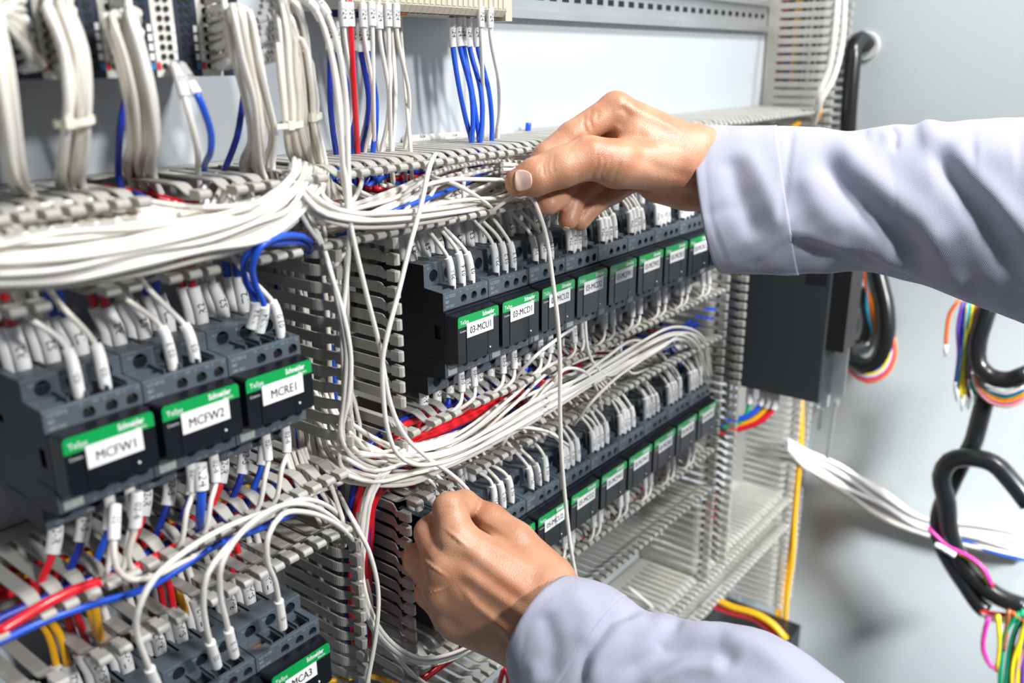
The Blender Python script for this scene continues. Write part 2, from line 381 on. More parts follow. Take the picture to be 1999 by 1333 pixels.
def proto(pt, pb, at, ab, cb, lb, pw):
    """pt/pb power block, at/ab auxiliary block, cb cover bottom, lb lower auxiliary bottom, pw lower power bottom"""
    P = {}; lt = cb + 1.5
    mb = MB(); mb.prism([(91, pw + 10), (91, pt - 11), (62, pt - 11), (60, pt - 4), (27, pt - 4), (27, pb - 1.5), (12, ab + 4), (12, ab - .4), (8, ab - .6), (8, lt - 1), (12, lt - 1.5), (12, lb + 1.5), (27, lb + 1), (27, pw + 2), (60, pw + 2), (70, pw + 10)], XL, XR)
    pp = [[(61, pt - 7), (57, pt), (26, pt), (26, pb), (61, pb)], [(40, pb + .2), (26, pb + .2), (10, at), (10, ab), (26, ab), (40, at - 4)], [(40, lb - 1), (26, lb - 2), (10, lb), (10, lt), (26, lt), (40, lb + 4)], [(61, pw + 7), (57, pw), (26, pw), (26, lb - 1), (61, lb - 1)]]
    side = MB(); [side.prism(q, XL - .3, XL - .08) for q in pp[:2]]; side2 = MB(); [side2.prism(q, XL - .3, XL - .08) for q in pp[2:]]
    cut = MB(); cut.box(XL - 1, XL + 2.2, 13, 18.5, -16, -7); cut.box(XL - 1, XL + 2, 50, 55, -4, 0)
    P['body'] = cutmesh(mb.mesh('body', [DARK]), cut)
    P['upper_side_plate'] = side.mesh('upper_side_plate', [DARK]); P['lower_side_plate'] = side2.mesh('lower_side_plate', [DARK])
    hz = (pt - .6 + pb) / 2 - .6; hr = min(4.0, (pt - pb) * .4)
    mb = MB(); mb.prism([(61, pt - 7), (57, pt), (26, pt), (26, pb), (61, pb)], XL - .1, XR + .1)
    cut = MB()
    for xx in (7.6, 21.5, 35.4): cut.cyl((xx, 20, hz), (xx, 33, hz), hr, 20); cut.box(xx - 4.6, xx + 4.6, 40, 55, pt - 6.5, pt + 3)
    for xx in (14.5, 28.4): cut.box(xx - .8, xx + .8, 36, 63, pt - 8, pt + 3)
    P['upper_power_terminal_block'] = cutmesh(mb.mesh('upper_power_terminal_block', [SLATE]), cut)
    ah = (at + ab) / 2 - 1; ar = 2.9
    mb = MB(); mb.prism([(40, pb + .2), (26, pb + .2), (10, at), (10, ab), (26, ab), (40, at - 4)], XL - .05, XR + .05)
    cut = MB()
    for xx in (18.3, 28.6, 38.2): cut.cyl((xx, 5, ah), (xx, 15, ah), ar, 18)
    for xx in (15.0, 24.4, 33.6): cut.box(xx - 3.4, xx + 3.4, 12.5, 23, at - 6, at + 5)
    cut.box(2.5, 10.5, 16, 21, at - 4, at + 4)
    P['upper_auxiliary_terminal_block'] = cutmesh(mb.mesh('upper_auxiliary_terminal_block', [SLATE]), cut)
    mb = MB()
    for xx in (10.8, 19.4, 28.8, 37.6): mb.box(xx, xx + .8, 11.5, 25, at - .3, at + 2.4)
    P['terminal_separators'] = mb.mesh('terminal_separators', [SLATE])
    lh = lb + 6.4
    mb = MB(); mb.prism([(40, lb - 1), (26, lb - 2), (10, lb), (10, lt), (26, lt), (40, lb + 4)], XL - .05, XR + .05)
    cut = MB()
    for xx in (18.3, 28.6, 38.2): cut.cyl((xx, 5, lh), (xx, 15, lh), ar, 18)
    P['lower_auxiliary_terminal_block'] = cutmesh(mb.mesh('lower_auxiliary_terminal_block', [SLATE]), cut)
    mb = MB(); mb.prism([(61, pw + 7), (57, pw), (26, pw), (26, lb - 1), (61, lb - 1)], XL - .1, XR + .1)
    cut = MB()
    for xx in (7.6, 21.5, 35.4): cut.cyl((xx, 20, (pw + lb) / 2), (xx, 33, (pw + lb) / 2), min(4.0, (lb - pw) * .33), 20)
    P['lower_power_terminal_block'] = cutmesh(mb.mesh('lower_power_terminal_block', [SLATE]), cut)
    mb = MB(); fr = rounded(.4, 41.6, cb, .6, 2.2); bk = rounded(-1.0, 43.0, cb - 1.5, 1.2, 2.2); n = len(fr)
    mb.add([(p[0], 0, p[1]) for p in fr] + [(p[0], 6.5, p[1]) for p in bk] + [(p[0], 10, p[1]) for p in bk],
           [tuple(range(n))] + [(i, i + n, (i + 1) % n + n, (i + 1) % n) for i in range(n)] + [(i + n, i + 2 * n, (i + 1) % n + 2 * n, (i + 1) % n + n) for i in range(n)])
    mb.box(9.0, 29.5, -.25, .3, cb + 2.5, -7.2); mb.box(29.5, 30.2, -.4, .3, cb + .5, -7.2); mb.box(8.4, 9, -.4, .3, cb + .5, -7.2)
    mb.cyl((32, .2, cb + 5), (32, -.5, cb + 5), .6, 10, 1)
    P['front_cover'] = mb.mesh('front_cover', [COVER, WPRINT])
    mb = MB(); bd = rounded(.6, 41.4, -6.8, .4, 2.0)
    bd = [(p[0], p[1]) if p[1] > -3 else (.6 if p[0] < 20 else 41.4, -6.8) for p in bd]
    bb = []; [bb.append(p) for p in bd if not bb or abs(p[0] - bb[-1][0]) + abs(p[1] - bb[-1][1]) > 1e-6]
    mb.add([(p[0], -.28, p[1]) for p in bb] + [(p[0], .1, p[1]) for p in bb], [tuple(range(len(bb)))] + [(i, i + len(bb), (i + 1) % len(bb) + len(bb), (i + 1) % len(bb)) for i in range(len(bb))], 0)
    put_text(mb, 'TeSys', 3.7, (2.6, -.36, -4.9), U, V, 1, bold=.03, sx=.95)
    put_text(mb, 'Schneider', 4.0, (24.6, -.36, -3.5), U, V, 1, bold=.13, sx=.76)
    put_text(mb, 'Electric', 2.0, (32.4, -.36, -5.7), U, V, 1, bold=.03, sx=.9)
    P['brand_band'] = mb.mesh('brand_band', [LIME, WPRINT])
    for model in (('LC1D25',) if pt > 25 else ('LC1D12', 'LC1D09')):
        mb = MB(); k = (at - ab) / 11.8
        put_text(mb, model, 2.9 * k, (.8, 9.9, at - 3.6 * k), U, V, 0, sx=.95); put_text(mb, 'BD', 2.6 * k, (.8, 9.9, at - 6.9 * k), U, V, 0); put_text(mb, '24V DC', 2.5 * k, (.8, 9.9, at - 10.2 * k), U, V, 0)
        for xx, s_ in ((14.2, '13'), (20.5, 'NO'), (25.0, '21'), (31.0, 'NC'), (34.6, '4'), (40.3, '22')): put_text(mb, s_, 1.6, (xx, 9.9, at - 2.2), U, V, 0)
        for xx, s_ in ((5.2, '1L1'), (19.2, '3L2'), (33.0, '5L3')): put_text(mb, s_, 1.9, (xx - 3.6, 25.85, pt - 3.4), U, V, 0)
        P['print_' + model] = mb.mesh('print', [GPRINT])
    mb = MB()
    for xx, s_ in ((13.5, '14'), (20.5, 'NO'), (25.0, '22'), (31.0, 'NC')): put_text(mb, s_, 1.7, (xx, 9.9, lb + .9), U, V, 0)
    for xx, s_ in ((8, '2T1'), (22, '4T2'), (36, '6T3')): put_text(mb, s_, 2.2, (xx - 5, 25.85, pw + 1.2), U, V, 0)
    P['lprint'] = mb.mesh('print', [GPRINT])
    mb = MB(); mb.box(1, 9.6, 9.6, 10.2, lb + 1.4, lb + 9.6); P['rating_sticker'] = mb.mesh('rating_sticker', [PLATEG])
    P['h'] = (hz, ah, lh)
    mb = MB(); mb.box(3.2, 9.8, 17, 20, at - 3.3, at - 1.8); P['copper_contact'] = mb.mesh('copper_contact', [COPPER])
    return P
BIG = proto(31, 16.2, 14.8, 3.0, -31.5, -42, -57); SMALL = proto(20.8, 11.6, 10.9, .4, -26.3, -37, -50)
mb = MB(); put_text(mb, 'Control', 2.0, (2.4, -.1, -10.2), U, V, 0); ctrl_me = mb.mesh('print', [WPRINT])
mb = MB(); mb.cyl((0, 0, 0), (0, 2, 0), 2.3, 14); mb.box(-2, 2, -.1, .3, -.35, .35, 1); mb.box(-.35, .35, -.1, .3, -2, 2, 1); screw_me = mb.mesh('terminal_screw', [BRASS, HOLE], smooth=False)
def sticker(text, w=26.5, h=9.6, z=-14.8, x=8.8):
    mb = MB(); mb.box(x, x + w, -.5, -.05, z, z + h)
    vs, _ = text2d(text, 6.6); tw = max(p[0] for p in vs); sx = min(.84, (w - 3.2) / tw)
    [put_text(mb, text, 6.6, (x + (w - tw * sx) / 2 + q, -.58, z + 2.4), U, V, 1, sx=sx) for q in (0, .16)]
    return mb
def contactor(x, z, text, label, group, model='LC1D25', y=0, sw=26.5, sh=9.6, sz=-14.8, sxo=8.8, copper=False):
    root = empty('contactor', (x, y, z), label, 'contactor', group)
    P = BIG if model == 'LC1D25' else SMALL
    for nm in ('body', 'upper_power_terminal_block', 'upper_auxiliary_terminal_block', 'terminal_separators', 'lower_auxiliary_terminal_block', 'lower_power_terminal_block', 'rating_sticker', 'upper_side_plate', 'lower_side_plate'):
        p = link(nm, P[nm], root)
        if nm == 'upper_auxiliary_terminal_block': link('print', P['print_' + model], p)
        if nm == 'lower_auxiliary_terminal_block': link('print', P['lprint'], p)
    c = link('front_cover', P['front_cover'], root); link('print', ctrl_me, c)
    link('brand_band', P['brand_band'], root, label='green band with white lettering')
    sticker(text, sw, sh, sz, sxo).build('name_sticker', [PAPER, INK], root, label='white sticker reading ' + text)
    hz, ah, lh = P['h']
    for sx_ in (7.6, 21.5, 35.4): link('terminal_screw', screw_me, root, (sx_, 30.5, hz))
    for sx_ in (18.3, 28.6, 38.2): link('terminal_screw', screw_me, root, (sx_, 12.5, ah)); link('terminal_screw', screw_me, root, (sx_, 12.5, lh))
    if copper: link('copper_contact', P['copper_contact'], root)
    return root
ROWA = ['03-MCU1', '03-MCD1', '03-MCU2', '03-MCD2', '03-MCFW1', '03-MCFW2', '03-MCRE1', '03-MCRE2', '03-MCRE3']
ROWB = ['05-MCU1', '05-MCD1', '05-MCU2', '05-MCD2', '05-MCFW1', '05-MCFW2', '05-MCRE1', '05-MCRE2', '05-MCRE3']
ordn = ['first', 'second', 'third', 'fourth', 'fifth', 'sixth', 'seventh', 'eighth', 'ninth']
for k, t in enumerate(ROWA): contactor(-.4 + 45 * k, 0, t, '%s black contactor from the left in the upper right row, sticker %s' % (ordn[k], t), 'contactors of the upper right row')
for k, t in enumerate(ROWB): contactor(-4.3 + 45 * k, -180, t, '%s black contactor from the left in the lower right row under the loose wires' % ordn[k], 'contactors of the lower right row')
for k, t in enumerate(['MCFW1', 'MCFW2', 'MCRE1']):
    contactor(-247.7 + 45 * k, 4.9, t, 'black contactor with white sticker %s in the left group of three' % t, 'contactors of the left group', 'LC1D12', sw=25.5, sh=10.5, sz=-16, sxo=9.5)
for k, t in enumerate(['MCA1', 'MCA2', 'MCA3']):
    contactor(-251 + 45 * k, -168.5, t, ['leftmost bottom left contactor, only its terminals in frame', 'middle bottom left contactor with two sleeved wires', 'bottom left contactor with white sticker MCA3'][k], 'contactors at the bottom left', 'LC1D09', sw=22, sh=9, sz=-15.5, sxo=9, copper=True)
# ------------------------------------------------------------ I/O modules at the top left
def io_module(x0, x1, white, label, zt=236):
    root = empty('io_module', (x0, 40, 147.5), label, 'module', 'slim input and output modules at the top left')
    W_ = x1 - x0; mb = MB()
    mb.prism([(0, 0), (0, zt - 147.5), (58, zt - 147.5), (58, 4), (50, 0)], .15, W_ - .15)
    mb.build('housing', WAGOW if white else WAGOD, root)
    hm = MB(); rm = MB(); tm = MB()
    for r in range(12):
        z = 4.8 + 4.2 * r
        for cx in (W_ * .36, W_ * .68):
            hm.cyl((cx, -.12, z), (cx, .3, z), 1.35, 14, 0)
            rm.tube([(cx, .2, z), (cx, -.35, z)], [1.75, 1.6], 14, 0, caps=False); rm.tube([(cx, -.35, z), (cx, .1, z)], [1.6, 1.35], 14, 0, caps=False)
        if r >= 1 and r < 5: 
            tm.box(W_ - 2.6, W_ - .6, -.45, .1, z - 1.5, z + 1.5); 
            if white: tm.box(.5, 1.9, -.45, .1, z - 1.5, z + 1.5)
    hm.build('wire_entry_holes', HOLE, root); rm.build('hole_rims', WAGOW if white else mat('navy_rim', (.03, .045, .075), .4), root, smooth=True)
    tm.build('white_marker_tabs', SLEEVE, root)
    MB().box(W_ - 2.6, W_ - .5, -.5, .1, 3.3, 6.6).build('blue_marker', MBLUE, root)
    MB().box(.4, 2.2, -.5, .1, 3.3, 6.6).build('red_marker', MRED, root)
    return root
io = [(-244, -228, 0, 'dark module at the left picture edge'), (-228, -212, 0, 'dark module left of the tied wire bundle'), (-212, -200, 1, 'white module behind the first tied wire bundle'), (-200, -184, 0, 'dark module between the two left wire bundles'),
      (-184, -172, 1, 'white module behind the second wire bundle'), (-172, -159.6, 0, 'dark module just left of the bare white module'), (-159.6, -147.6, 1, 'white module with free round holes and only two wires'),
      (-147.6, -135.8, 0, 'dark module just right of the bare white module'), (-135.8, -123.8, 1, 'white module behind the third wire bundle'), (-123.8, -111.8, 0, 'last dark module, hidden behind the two tied bundles')]
for a in io: io_module(*a[:3], a[3])
# ------------------------------------------------------------ terminal blocks on the top rail
mb = MB(); mb.prism([(43, 4), (46, 0), (88, 0), (91.2, 6), (91.2, 50), (43, 50)], .1, 5.0); mb.box(.9, 4.2, 42.6, 44, 5, 14); tb_me = mb.mesh('terminal_block', [BEIGE])
mb = MB(); mb.cyl((2.5, 50, -.3), (2.5, 50, 1), 1.7, 12); tbh_me = mb.mesh('wire_entry', [HOLE])
for i in range(28):
    o = link('terminal_block', tb_me, None, (-37 + 5.15 * i, 0, 182.5), 'beige terminal block in the row clipped to the top rail', 'terminal block', 'beige terminal blocks on the top rail')
    link('wire_entry', tbh_me, o)
MB().box(106.8, 114, 44, 92, 180, 232).build('end_clamp', BEIGE, label='beige end clamp closing the terminal block row', cat='clamp')
mb = MB(); mb.box(-3, 4, 0, 3, 0, 6); mb.box(-1.5, 2.5, -1.5, 0, 1, 5)
mb.build('orange_marker', ORG, loc=PY(786, 30, 60), label='small orange marker clip under the terminal blocks', cat='marker')

def drop(px0, py0, px1, py1, m, r, txt, y0, label, mid=None, sl=(2, 17), bow=0, name=None, sr=2.5):
    a = PY(px0, py0, y0); b = PZ(px1, py1, 98.5)
    if not 24 < b[1] < 84: b = PY(px1, py1, min(max(b[1], 24), 84)); b[2] = 98.5
    st = a + A(0, 0, 3)
    pts = [st + A(0, 0, 2), st - A(0, 0, 20)]
    for t in (.45, .75):
        q = (a - A(0, 0, 20)) * (1 - t) + b * t; pts.append(q + A(bow * math.sin(PI * t), -3 * math.sin(PI * t), 0))
    pts += [b, b - A(0, 0, 24)]
    nm = {'W': 'white_wire', 'B': 'blue_wire', 'N': 'blue_wire', 'R': 'red_wire', 'I': 'white_wire'}[m]
    mm = {'W': WHITE, 'B': BLUE, 'N': NAVY, 'R': RED, 'I': IVORY}[m]
    return wire(pts, r, mm, nm, label, group=None, sleeves=[(sl[0], sl[1], sr, txt)] if txt else ())
P24 = [(669, 8, 668, 302, 'W', 1.3), (682, 8, 699, 303, 'R', 1.7), (708, 10, 712, 300, 'W', 1.3), (724, 8, 731, 299, 'W', 1.3), (739, 14, 744, 299, 'W', 1.3), (756, 10, 763, 298, 'W', 1.3), (773, 12, 790, 293, 'I', 1.3), (938, 16, 944, 272, 'W', 1.4), (957, 18, 967, 272, 'W', 1.4)]
for i, (a, b, c, d, m, r) in enumerate(P24):
    drop(a, b, c, d, m, r, 'P24', 44, '%s wire with a P24 tube, %s from the left under the terminal blocks' % ('red' if m == 'R' else 'white', ORD[i]), bow=(-3 if i % 2 else 4), sl=(4, 17))
for i, (a, b, c, d, m) in enumerate([(640, 40, 657, 305, 'N'), (654, 44, 682, 303, 'N'), (685, 44, 690, 303, 'B'), (700, 46, 705, 300, 'N'), (714, 46, 728, 300, 'B'), (882, 45, 921, 280, 'B'), (895, 44, 921, 282, 'B'), (903, 44, 936, 280, 'B'), (914, 46, 937, 281, 'B'), (930, 46, 960, 277, 'B')]):
    drop(a, b - 14, c, d, m, 1.75, 'N24', 62, ('blue wire with an N24 tube, %s of the %s blue group on top') % (ORD[i % 5], 'left' if i < 5 else 'right'), bow=(-5, 3, -2, 4, 2)[i % 5], sl=(6, 25), sr=2.7)
for i, (c0, c1) in enumerate([(700, 712), (717, 738), (748, 748), (762, 766), (780, 802), (712, 700), (958, 972)]):
    drop(c0, 4, c1, 298 - (25 if c0 > 900 else 0), 'I', 1.3, None, 70, 'thin ivory wire hanging behind the sleeved wires at the top, %s from the left' % ORD[i], bow=(3, -4, 5, 0, -3, 3, 1)[i])

# ------------------------------------------------------------ bundles from the modules down into the trunking
def bundle(top, n, sp0, sp1, end, label, group, seed, y0=34, mids=(), bowy=-14, mats=None, r=1.45):
    rnd = random.Random(seed)
    for i in range(n):
        # each wire starts at its own hole row on the module face, arches out and falls
        zi = 152 + 4.2 * (i % 9) + rnd.uniform(-.6, .6); col = i // 9
        s = A(top[0] + col * 4.2, 39.5, zi)
        ang = rnd.uniform(0, 2 * PI); rr_ = math.sqrt((i + .5) / n); u = rr_ * math.cos(ang); v = rr_ * math.sin(ang)
        pts = [s, s + A(2, -9, 1.5)]
        for (px, py, yy) in mids:
            pts.append(PY(px + (u + rnd.uniform(-.12, .12)) * sp0, py + rnd.uniform(-4, 4), yy + v * 8))
        e = PZ(end[0] + u * sp1, end[1] + rnd.uniform(-2, 2), 98.5); e[1] = min(max(e[1] + v * 8, 26), 80)
        pts += [e, e + A(rnd.uniform(2, 14), -3, -22)]
        wire(pts, r, (mats or [WHITE, IVORY])[i % len(mats or [1, 2])], 'white_wire', label, 'wire', group, sleeves=[(3, 13, 2.2, None)] if i % 2 == 0 else ())
bundle((-222, 0), 10, 24, 24, (58, 385), 'white wire of the loose bundle at the left edge of the picture', 'white wires at the left edge', 21, mids=[(-15, 30, 5), (5, 130, 0), (18, 240, 5), (30, 330, 18)])
bundle((-207, 0), 18, 30, 27, (137, 370), 'white wire of the first bundle, held by a cable tie', 'white wires of the first tied bundle', 22, mids=[(105, 10, 14), (135, 90, 8), (145, 170, 8), (145, 240, 12), (136, 310, 26)])
bundle((-178, 0), 15, 32, 30, (272, 347), 'white wire of the untied second bundle in front of the modules', 'white wires of the second bundle', 23, mids=[(232, 30, 12), (255, 110, 10), (272, 190, 14), (280, 270, 28)])
bundle((-130, 0), 16, 33, 34, (500, 333), 'white wire of the third bundle, right of the two sleeved wires', 'white wires of the third bundle', 24, mids=[(460, 20, 12), (478, 110, 12), (495, 190, 18), (508, 270, 32)])
def bundle5(n, sp, dx, label, group, seed, xe):
    rnd = random.Random(seed)
    for i in range(n):
        ang = rnd.uniform(0, 2 * PI); rr_ = math.sqrt((i + .5) / n); u = rr_ * math.cos(ang); v = rr_ * math.sin(ang)
        s = PY(510 + rnd.uniform(-6, 8) + dx * .3, -25 + i * 160 / n, 38); t_ = i / n
        pts = [s, s + A(5, -7, 2), PY(566 + dx * .7 + u * sp + 8 * t_, 5 + t_ * 110, 24 + v * 5), PY(582 + dx + u * sp, 120 + t_ * 40, 24 + v * 5), PY(588 + dx + u * sp, 200, 26 + v * 5), PY(590 + dx + u * sp * .85, 243, 28 + v * 5), PY(598 + dx + u * sp * 1.1, 290, 38 + v * 4)]
        e = PZ(xe + u * sp, 322, 98.5); e[1] = min(max(e[1], 26), 80); pts += [e, e + A(rnd.uniform(-4, 10), -2, -20)]
        wire(pts, 1.45, [IVORY, WHITE, WHITE][i % 3], 'white_wire', label, 'wire', group, sleeves=[(2, 14, 2.3, ('35', '34', '31')[i % 3])])
bundle5(12, 20, -18, 'white wire of the left one of the two tied bundles beside the modules', 'white wires of the left tied pair bundle', 31, 592)
bundle5(9, 15, 16, 'white wire of the right one of the two tied bundles beside the modules', 'white wires of the right tied pair bundle', 32, 622)
def tie(px, py, y, w, d, label, tail=None):
    c = PY(px, py, y); mb = MB(); rx, ry = w / 2, d / 2; pts = []; n = 28
    prof = [(-.35, -1.5), (.55, -1.5), (.55, 1.5), (-.35, 1.5)]
    vs = []; fs = []
    for i in range(n):
        t = 2 * PI * i / n; cx, cy = math.cos(t), math.sin(t)
        for (o_, z_) in prof: vs.append(c + A(cx * (rx + o_), cy * (ry + o_), z_ + cx * .8))
    for i in range(n):
        for j in range(4): fs.append((i * 4 + j, i * 4 + (j + 1) % 4, ((i + 1) % n) * 4 + (j + 1) % 4, ((i + 1) % n) * 4 + j))
    mb.add(vs, fs)
    o = mb.build('cable_tie', TIE, smooth=True, angle=40, label=label, cat='cable tie')
    h = MB(); q = c + A(-rx * .75, -ry * .8 - 1.2, 0); h.box(q[0] - 1.7, q[0] + 1.7, q[1] - 1.2, q[1] + 1.6, q[2] - 2.2, q[2] + 2.2); h.build('tie_head', TIE, o)
    if tail: t_ = MB(); t_.box(q[0] - 9, q[0] - 2, q[1] - 1, q[1] - .2, q[2] - 1.4, q[2] + 1.2); t_.build('tie_tail', TIE, o)
tie(145, 237, 11, 14.5, 14, 'white cable tie around the thick leftmost tied bundle')
tie(567, 243, 28, 13, 12, 'yellowish cable tie around the left one of the paired bundles', True)
tie(609, 228, 28, 9.5, 10, 'yellowish cable tie around the right one of the paired bundles')
# two sleeved wires at the bare white module
wire([PY(337, 125, 40), PY(345, 140, 30), PY(358, 180, 20), PY(368, 220, 18), PY(384, 285, 26), PZ(388, 345, 98), PZ(388, 345, 98) - A(0, 0, 20)], 1.5, WHITE, 'white_wire', 'white wire with a marker tube plugged into the bare white module', sleeves=[(4, 24, 2.3, None), (12, 28, 2.5, '35')])
wire([PY(352, 123, 40), PY(362, 140, 30), PY(380, 175, 20), PY(392, 200, 18), PY(412, 260, 24), PY(412, 290, 28), PZ(398, 338, 98), PZ(398, 338, 98) - A(0, 0, 20)], 1.7, BLUE, 'blue_wire', 'blue wire with a marker tube plugged into the bare white module', sleeves=[(4, 14, 2.3, None), (12, 27, 2.5, '35')])
for i, (g) in enumerate([[(252, 110, 40), (250, 170, 45), (238, 230, 45), (232, 280, 50), (232, 345, 60), (240, 380, 60)], [(482, 140, 40), (474, 200, 44), (462, 270, 45), (445, 315, 50), (437, 335, 60), (430, 360, 60)]]):
    wire([PY(*p) for p in g], 1.7, NAVY, 'blue_wire', ['dark blue wire behind the second bundle', 'dark blue wire left of the third bundle'][i])
# long thin wires arching from the top over the trunking (right of the tied bundles)
ARC = [[(560, -20, 20), (610, 10, 12), (640, 80, 8), (660, 200, 8), (671, 320, 8), (676, 350, 6), (683, 430, 4), (712, 560, 2), (742, 680, 2), (763, 790, 0), (790, 850, -2), (830, 890, -6), (880, 925, -8), (912, 955, -10), (930, 985, -12)],
       [(600, -20, 22), (635, 20, 12), (660, 90, 8), (676, 200, 8), (680, 330, 6), (683, 440, 6), (677, 540, 8), (668, 640, 10), (672, 760, 12), (668, 850, 20), (690, 890, 24)],
       [(590, -20, 22), (628, 40, 14), (648, 110, 10), (664, 200, 10), (668, 320, 10), (680, 420, 14), (690, 470, 30)]]
for i, g in enumerate(ARC):
    wire([PY(*p) for p in g], 1.4, WHITE, 'white_wire', ['long loose white wire running from the top down to the lower hand', 'long white wire hanging in front of the upright trunking', 'white wire arching from the top into the trunking junction'][i], sleeves=[(4, 17, 2.3, ('35', '34', '36')[i])])
wire([PY(*p) for p in [(850, 300, 30), (836, 335, 4), (822, 400, 0), (800, 480, -2), (778, 570, -3), (757, 650, -4), (747, 700, -3), (748, 770, -2), (757, 840, -3), (775, 885, -5), (805, 905, -8), (850, 905, -8), (900, 890, -6), (980, 850, -4), (1060, 805, 0)]], 1.45, WHITE, 'white_wire', 'loose white wire crossing the left edge of contactor 03-MCU1', sleeves=[(14, 28, 1.6, '35')])
wire([PY(*p) for p in [(985, 345, 5), (1010, 372, 0), (1038, 385, -2), (1056, 425, -8), (1068, 470, -10), (1078, 540, -12), (1088, 620, -14), (1093, 700, -14), (1093, 800, -12), (1097, 900, -10), (1107, 1010, -12), (1116, 1080, -16), (1127, 1140, -20)]], 1.55, WHITE, 'white_wire', 'loose white wire hanging from the upper hand down to the lower sleeve')

# ------------------------------------------------------------ wires inside the long trunking, right part
FW = [WHITE, IVORY, WHITE]
family([(560, 340, 24), (585, 375, 16), (620, 408, 8), (680, 426, 7), (760, 430, 9), (860, 420, 14), (950, 402, 22), (1040, 380, 40)], 11, 14, 6, FW, 'white_wire', 'white wire of the dense strand sweeping along the front of the trunking', 'white wires sweeping along the trunking front', seed=1)
family([(600, 350, 50), (640, 420, 40), (720, 415, 38), (820, 395, 42), (920, 370, 52), (1030, 330, 66)], 14, 22, 12, FW, 'white_wire', 'white wire fanning out inside the long trunking behind the front strand', 'white wires fanning inside the trunking', seed=2)
family([(600, 440, 40), (680, 425, 30), (780, 390, 32), (860, 350, 40), (960, 325, 52), (1040, 320, 60)], 12, 22, 12, FW, 'white_wire', 'white wire rising to the right inside the long trunking', 'white wires rising inside the trunking', seed=3)
family([(640, 345, 60), (700, 390, 40), (790, 420, 24), (890, 405, 26), (985, 370, 34), (1045, 350, 44)], 8, 22, 10, FW, 'white_wire', 'white wire crossing the others inside the long trunking', 'white wires crossing inside the trunking', seed=4, stuff=True)
family([(980, 330, 20), (1100, 330, 40), (1250, 300, 50), (1400, 280, 60), (1600, 255, 60)], 10, 16, 10, FW, 'white_wire', 'white wire inside the trunking behind the upper hand', 'white wires behind the upper hand', seed=5, stuff=True)
for i, g in enumerate([[(840, 320, 60), (835, 350, 36), (800, 400, 20), (760, 440, 18)], [(905, 312, 60), (900, 340, 40), (860, 400, 26), (800, 445, 20)], [(700, 330, 60), (705, 360, 30), (685, 395, 20), (655, 400, 14), (632, 385, 14), (628, 350, 30)],
                       [(985, 300, 60), (1005, 330, 16), (1030, 355, 10), (1060, 380, 16)], [(960, 330, 30), (900, 345, 22), (850, 365, 20), (830, 400, 22), (790, 420, 26)], [(840, 345, 30), (890, 360, 12), (940, 390, 10), (975, 420, 20)],
                       [(910, 330, 30), (905, 360, 20), (905, 400, 20)], [(820, 365, 20), (870, 352, 16), (940, 350, 14), (1000, 352, 10)], [(930, 440, 25), (970, 405, 10), (1010, 378, 2), (1040, 372, 2)], [(760, 430, 20), (850, 400, 12), (940, 388, 10), (1010, 392, 16)]]):
    wire([PY(*p) for p in g], 1.4, IVORY if i % 2 else WHITE, 'white_wire', 'single white wire looping across the packed trunking, number %d' % (i + 1) if False else ['white wire looping down from the upper trunking fingers, left of the tagged wire', 'white wire looping down beside the tagged wire', 'white wire making a round loop behind the two hanging wires', 'white wire arching just left of the thumb', 'white wire bowing left under the upper trunking fingers', 'white wire curving to the lower fingers in front of the thumb', 'short upright white wire inside the trunking', 'white wire ending at the thumb nail', 'white wire held between thumb and finger', 'white wire running low to the held wires'][i])
for i, (g, m, r) in enumerate([([(600, 400, 60), (640, 355, 56), (662, 330, 60)], BLUE, 2.0), ([(610, 405, 66), (650, 360, 60), (672, 330, 66)], BLUE, 2.0), ([(590, 400, 66), (632, 360, 64), (650, 332, 66)], NAVY, 2.0),
        ([(650, 470, 30), (720, 432, 24), (800, 400, 20), (880, 370, 24), (960, 330, 40)], BLUE, 1.6), ([(680, 390, 60), (740, 350, 62), (800, 320, 70)], BLUE, 1.8), ([(690, 400, 66), (720, 350, 66), (730, 325, 70)], NAVY, 1.9),
        ([(740, 350, 70), (830, 345, 72), (900, 330, 74), (980, 325, 74)], RED, 2.2), ([(760, 380, 78), (850, 355, 78), (960, 345, 78), (1040, 340, 78)], RED, 2.2), ([(780, 330, 80), (880, 350, 80), (980, 370, 80)], NAVY, 2.0), ([(940, 330, 80), (980, 350, 80), (1040, 345, 80)], RED, 2.2), ([(915, 290, 80), (930, 330, 70), (945, 370, 66)], RED, 2.2), ([(925, 290, 80), (945, 330, 70), (962, 365, 66)], BLUE, 2.0), ([(560, 370, 80), (700, 370, 82), (900, 350, 84)], NAVY, 2.4), ([(560, 400, 80), (700, 390, 84), (1000, 370, 84)], RED, 2.2), ([(560, 430, 84), (700, 420, 84), (1000, 385, 84)], NAVY, 2.4)]):
    wire([PY(*p) for p in g], r, m, 'red_wire' if m is RED else 'blue_wire', ['thick blue cable at the trunking junction, left one', 'thick blue cable at the trunking junction, right one', 'dark blue cable at the trunking junction', 'blue wire weaving diagonally through the white wires', 'blue wire behind the white round loop', 'dark blue wire behind the hanging wires', 'upper red wire deep in the long trunking', 'lower red wire deep in the long trunking', 'dark blue wire deep in the long trunking', 'short red wire left of the thumb', 'upright red wire left of the thumb', 'upright blue wire left of the thumb', 'dark blue wire along the trunking floor, top', 'red wire along the trunking floor', 'dark blue wire along the trunking floor, bottom'][i])
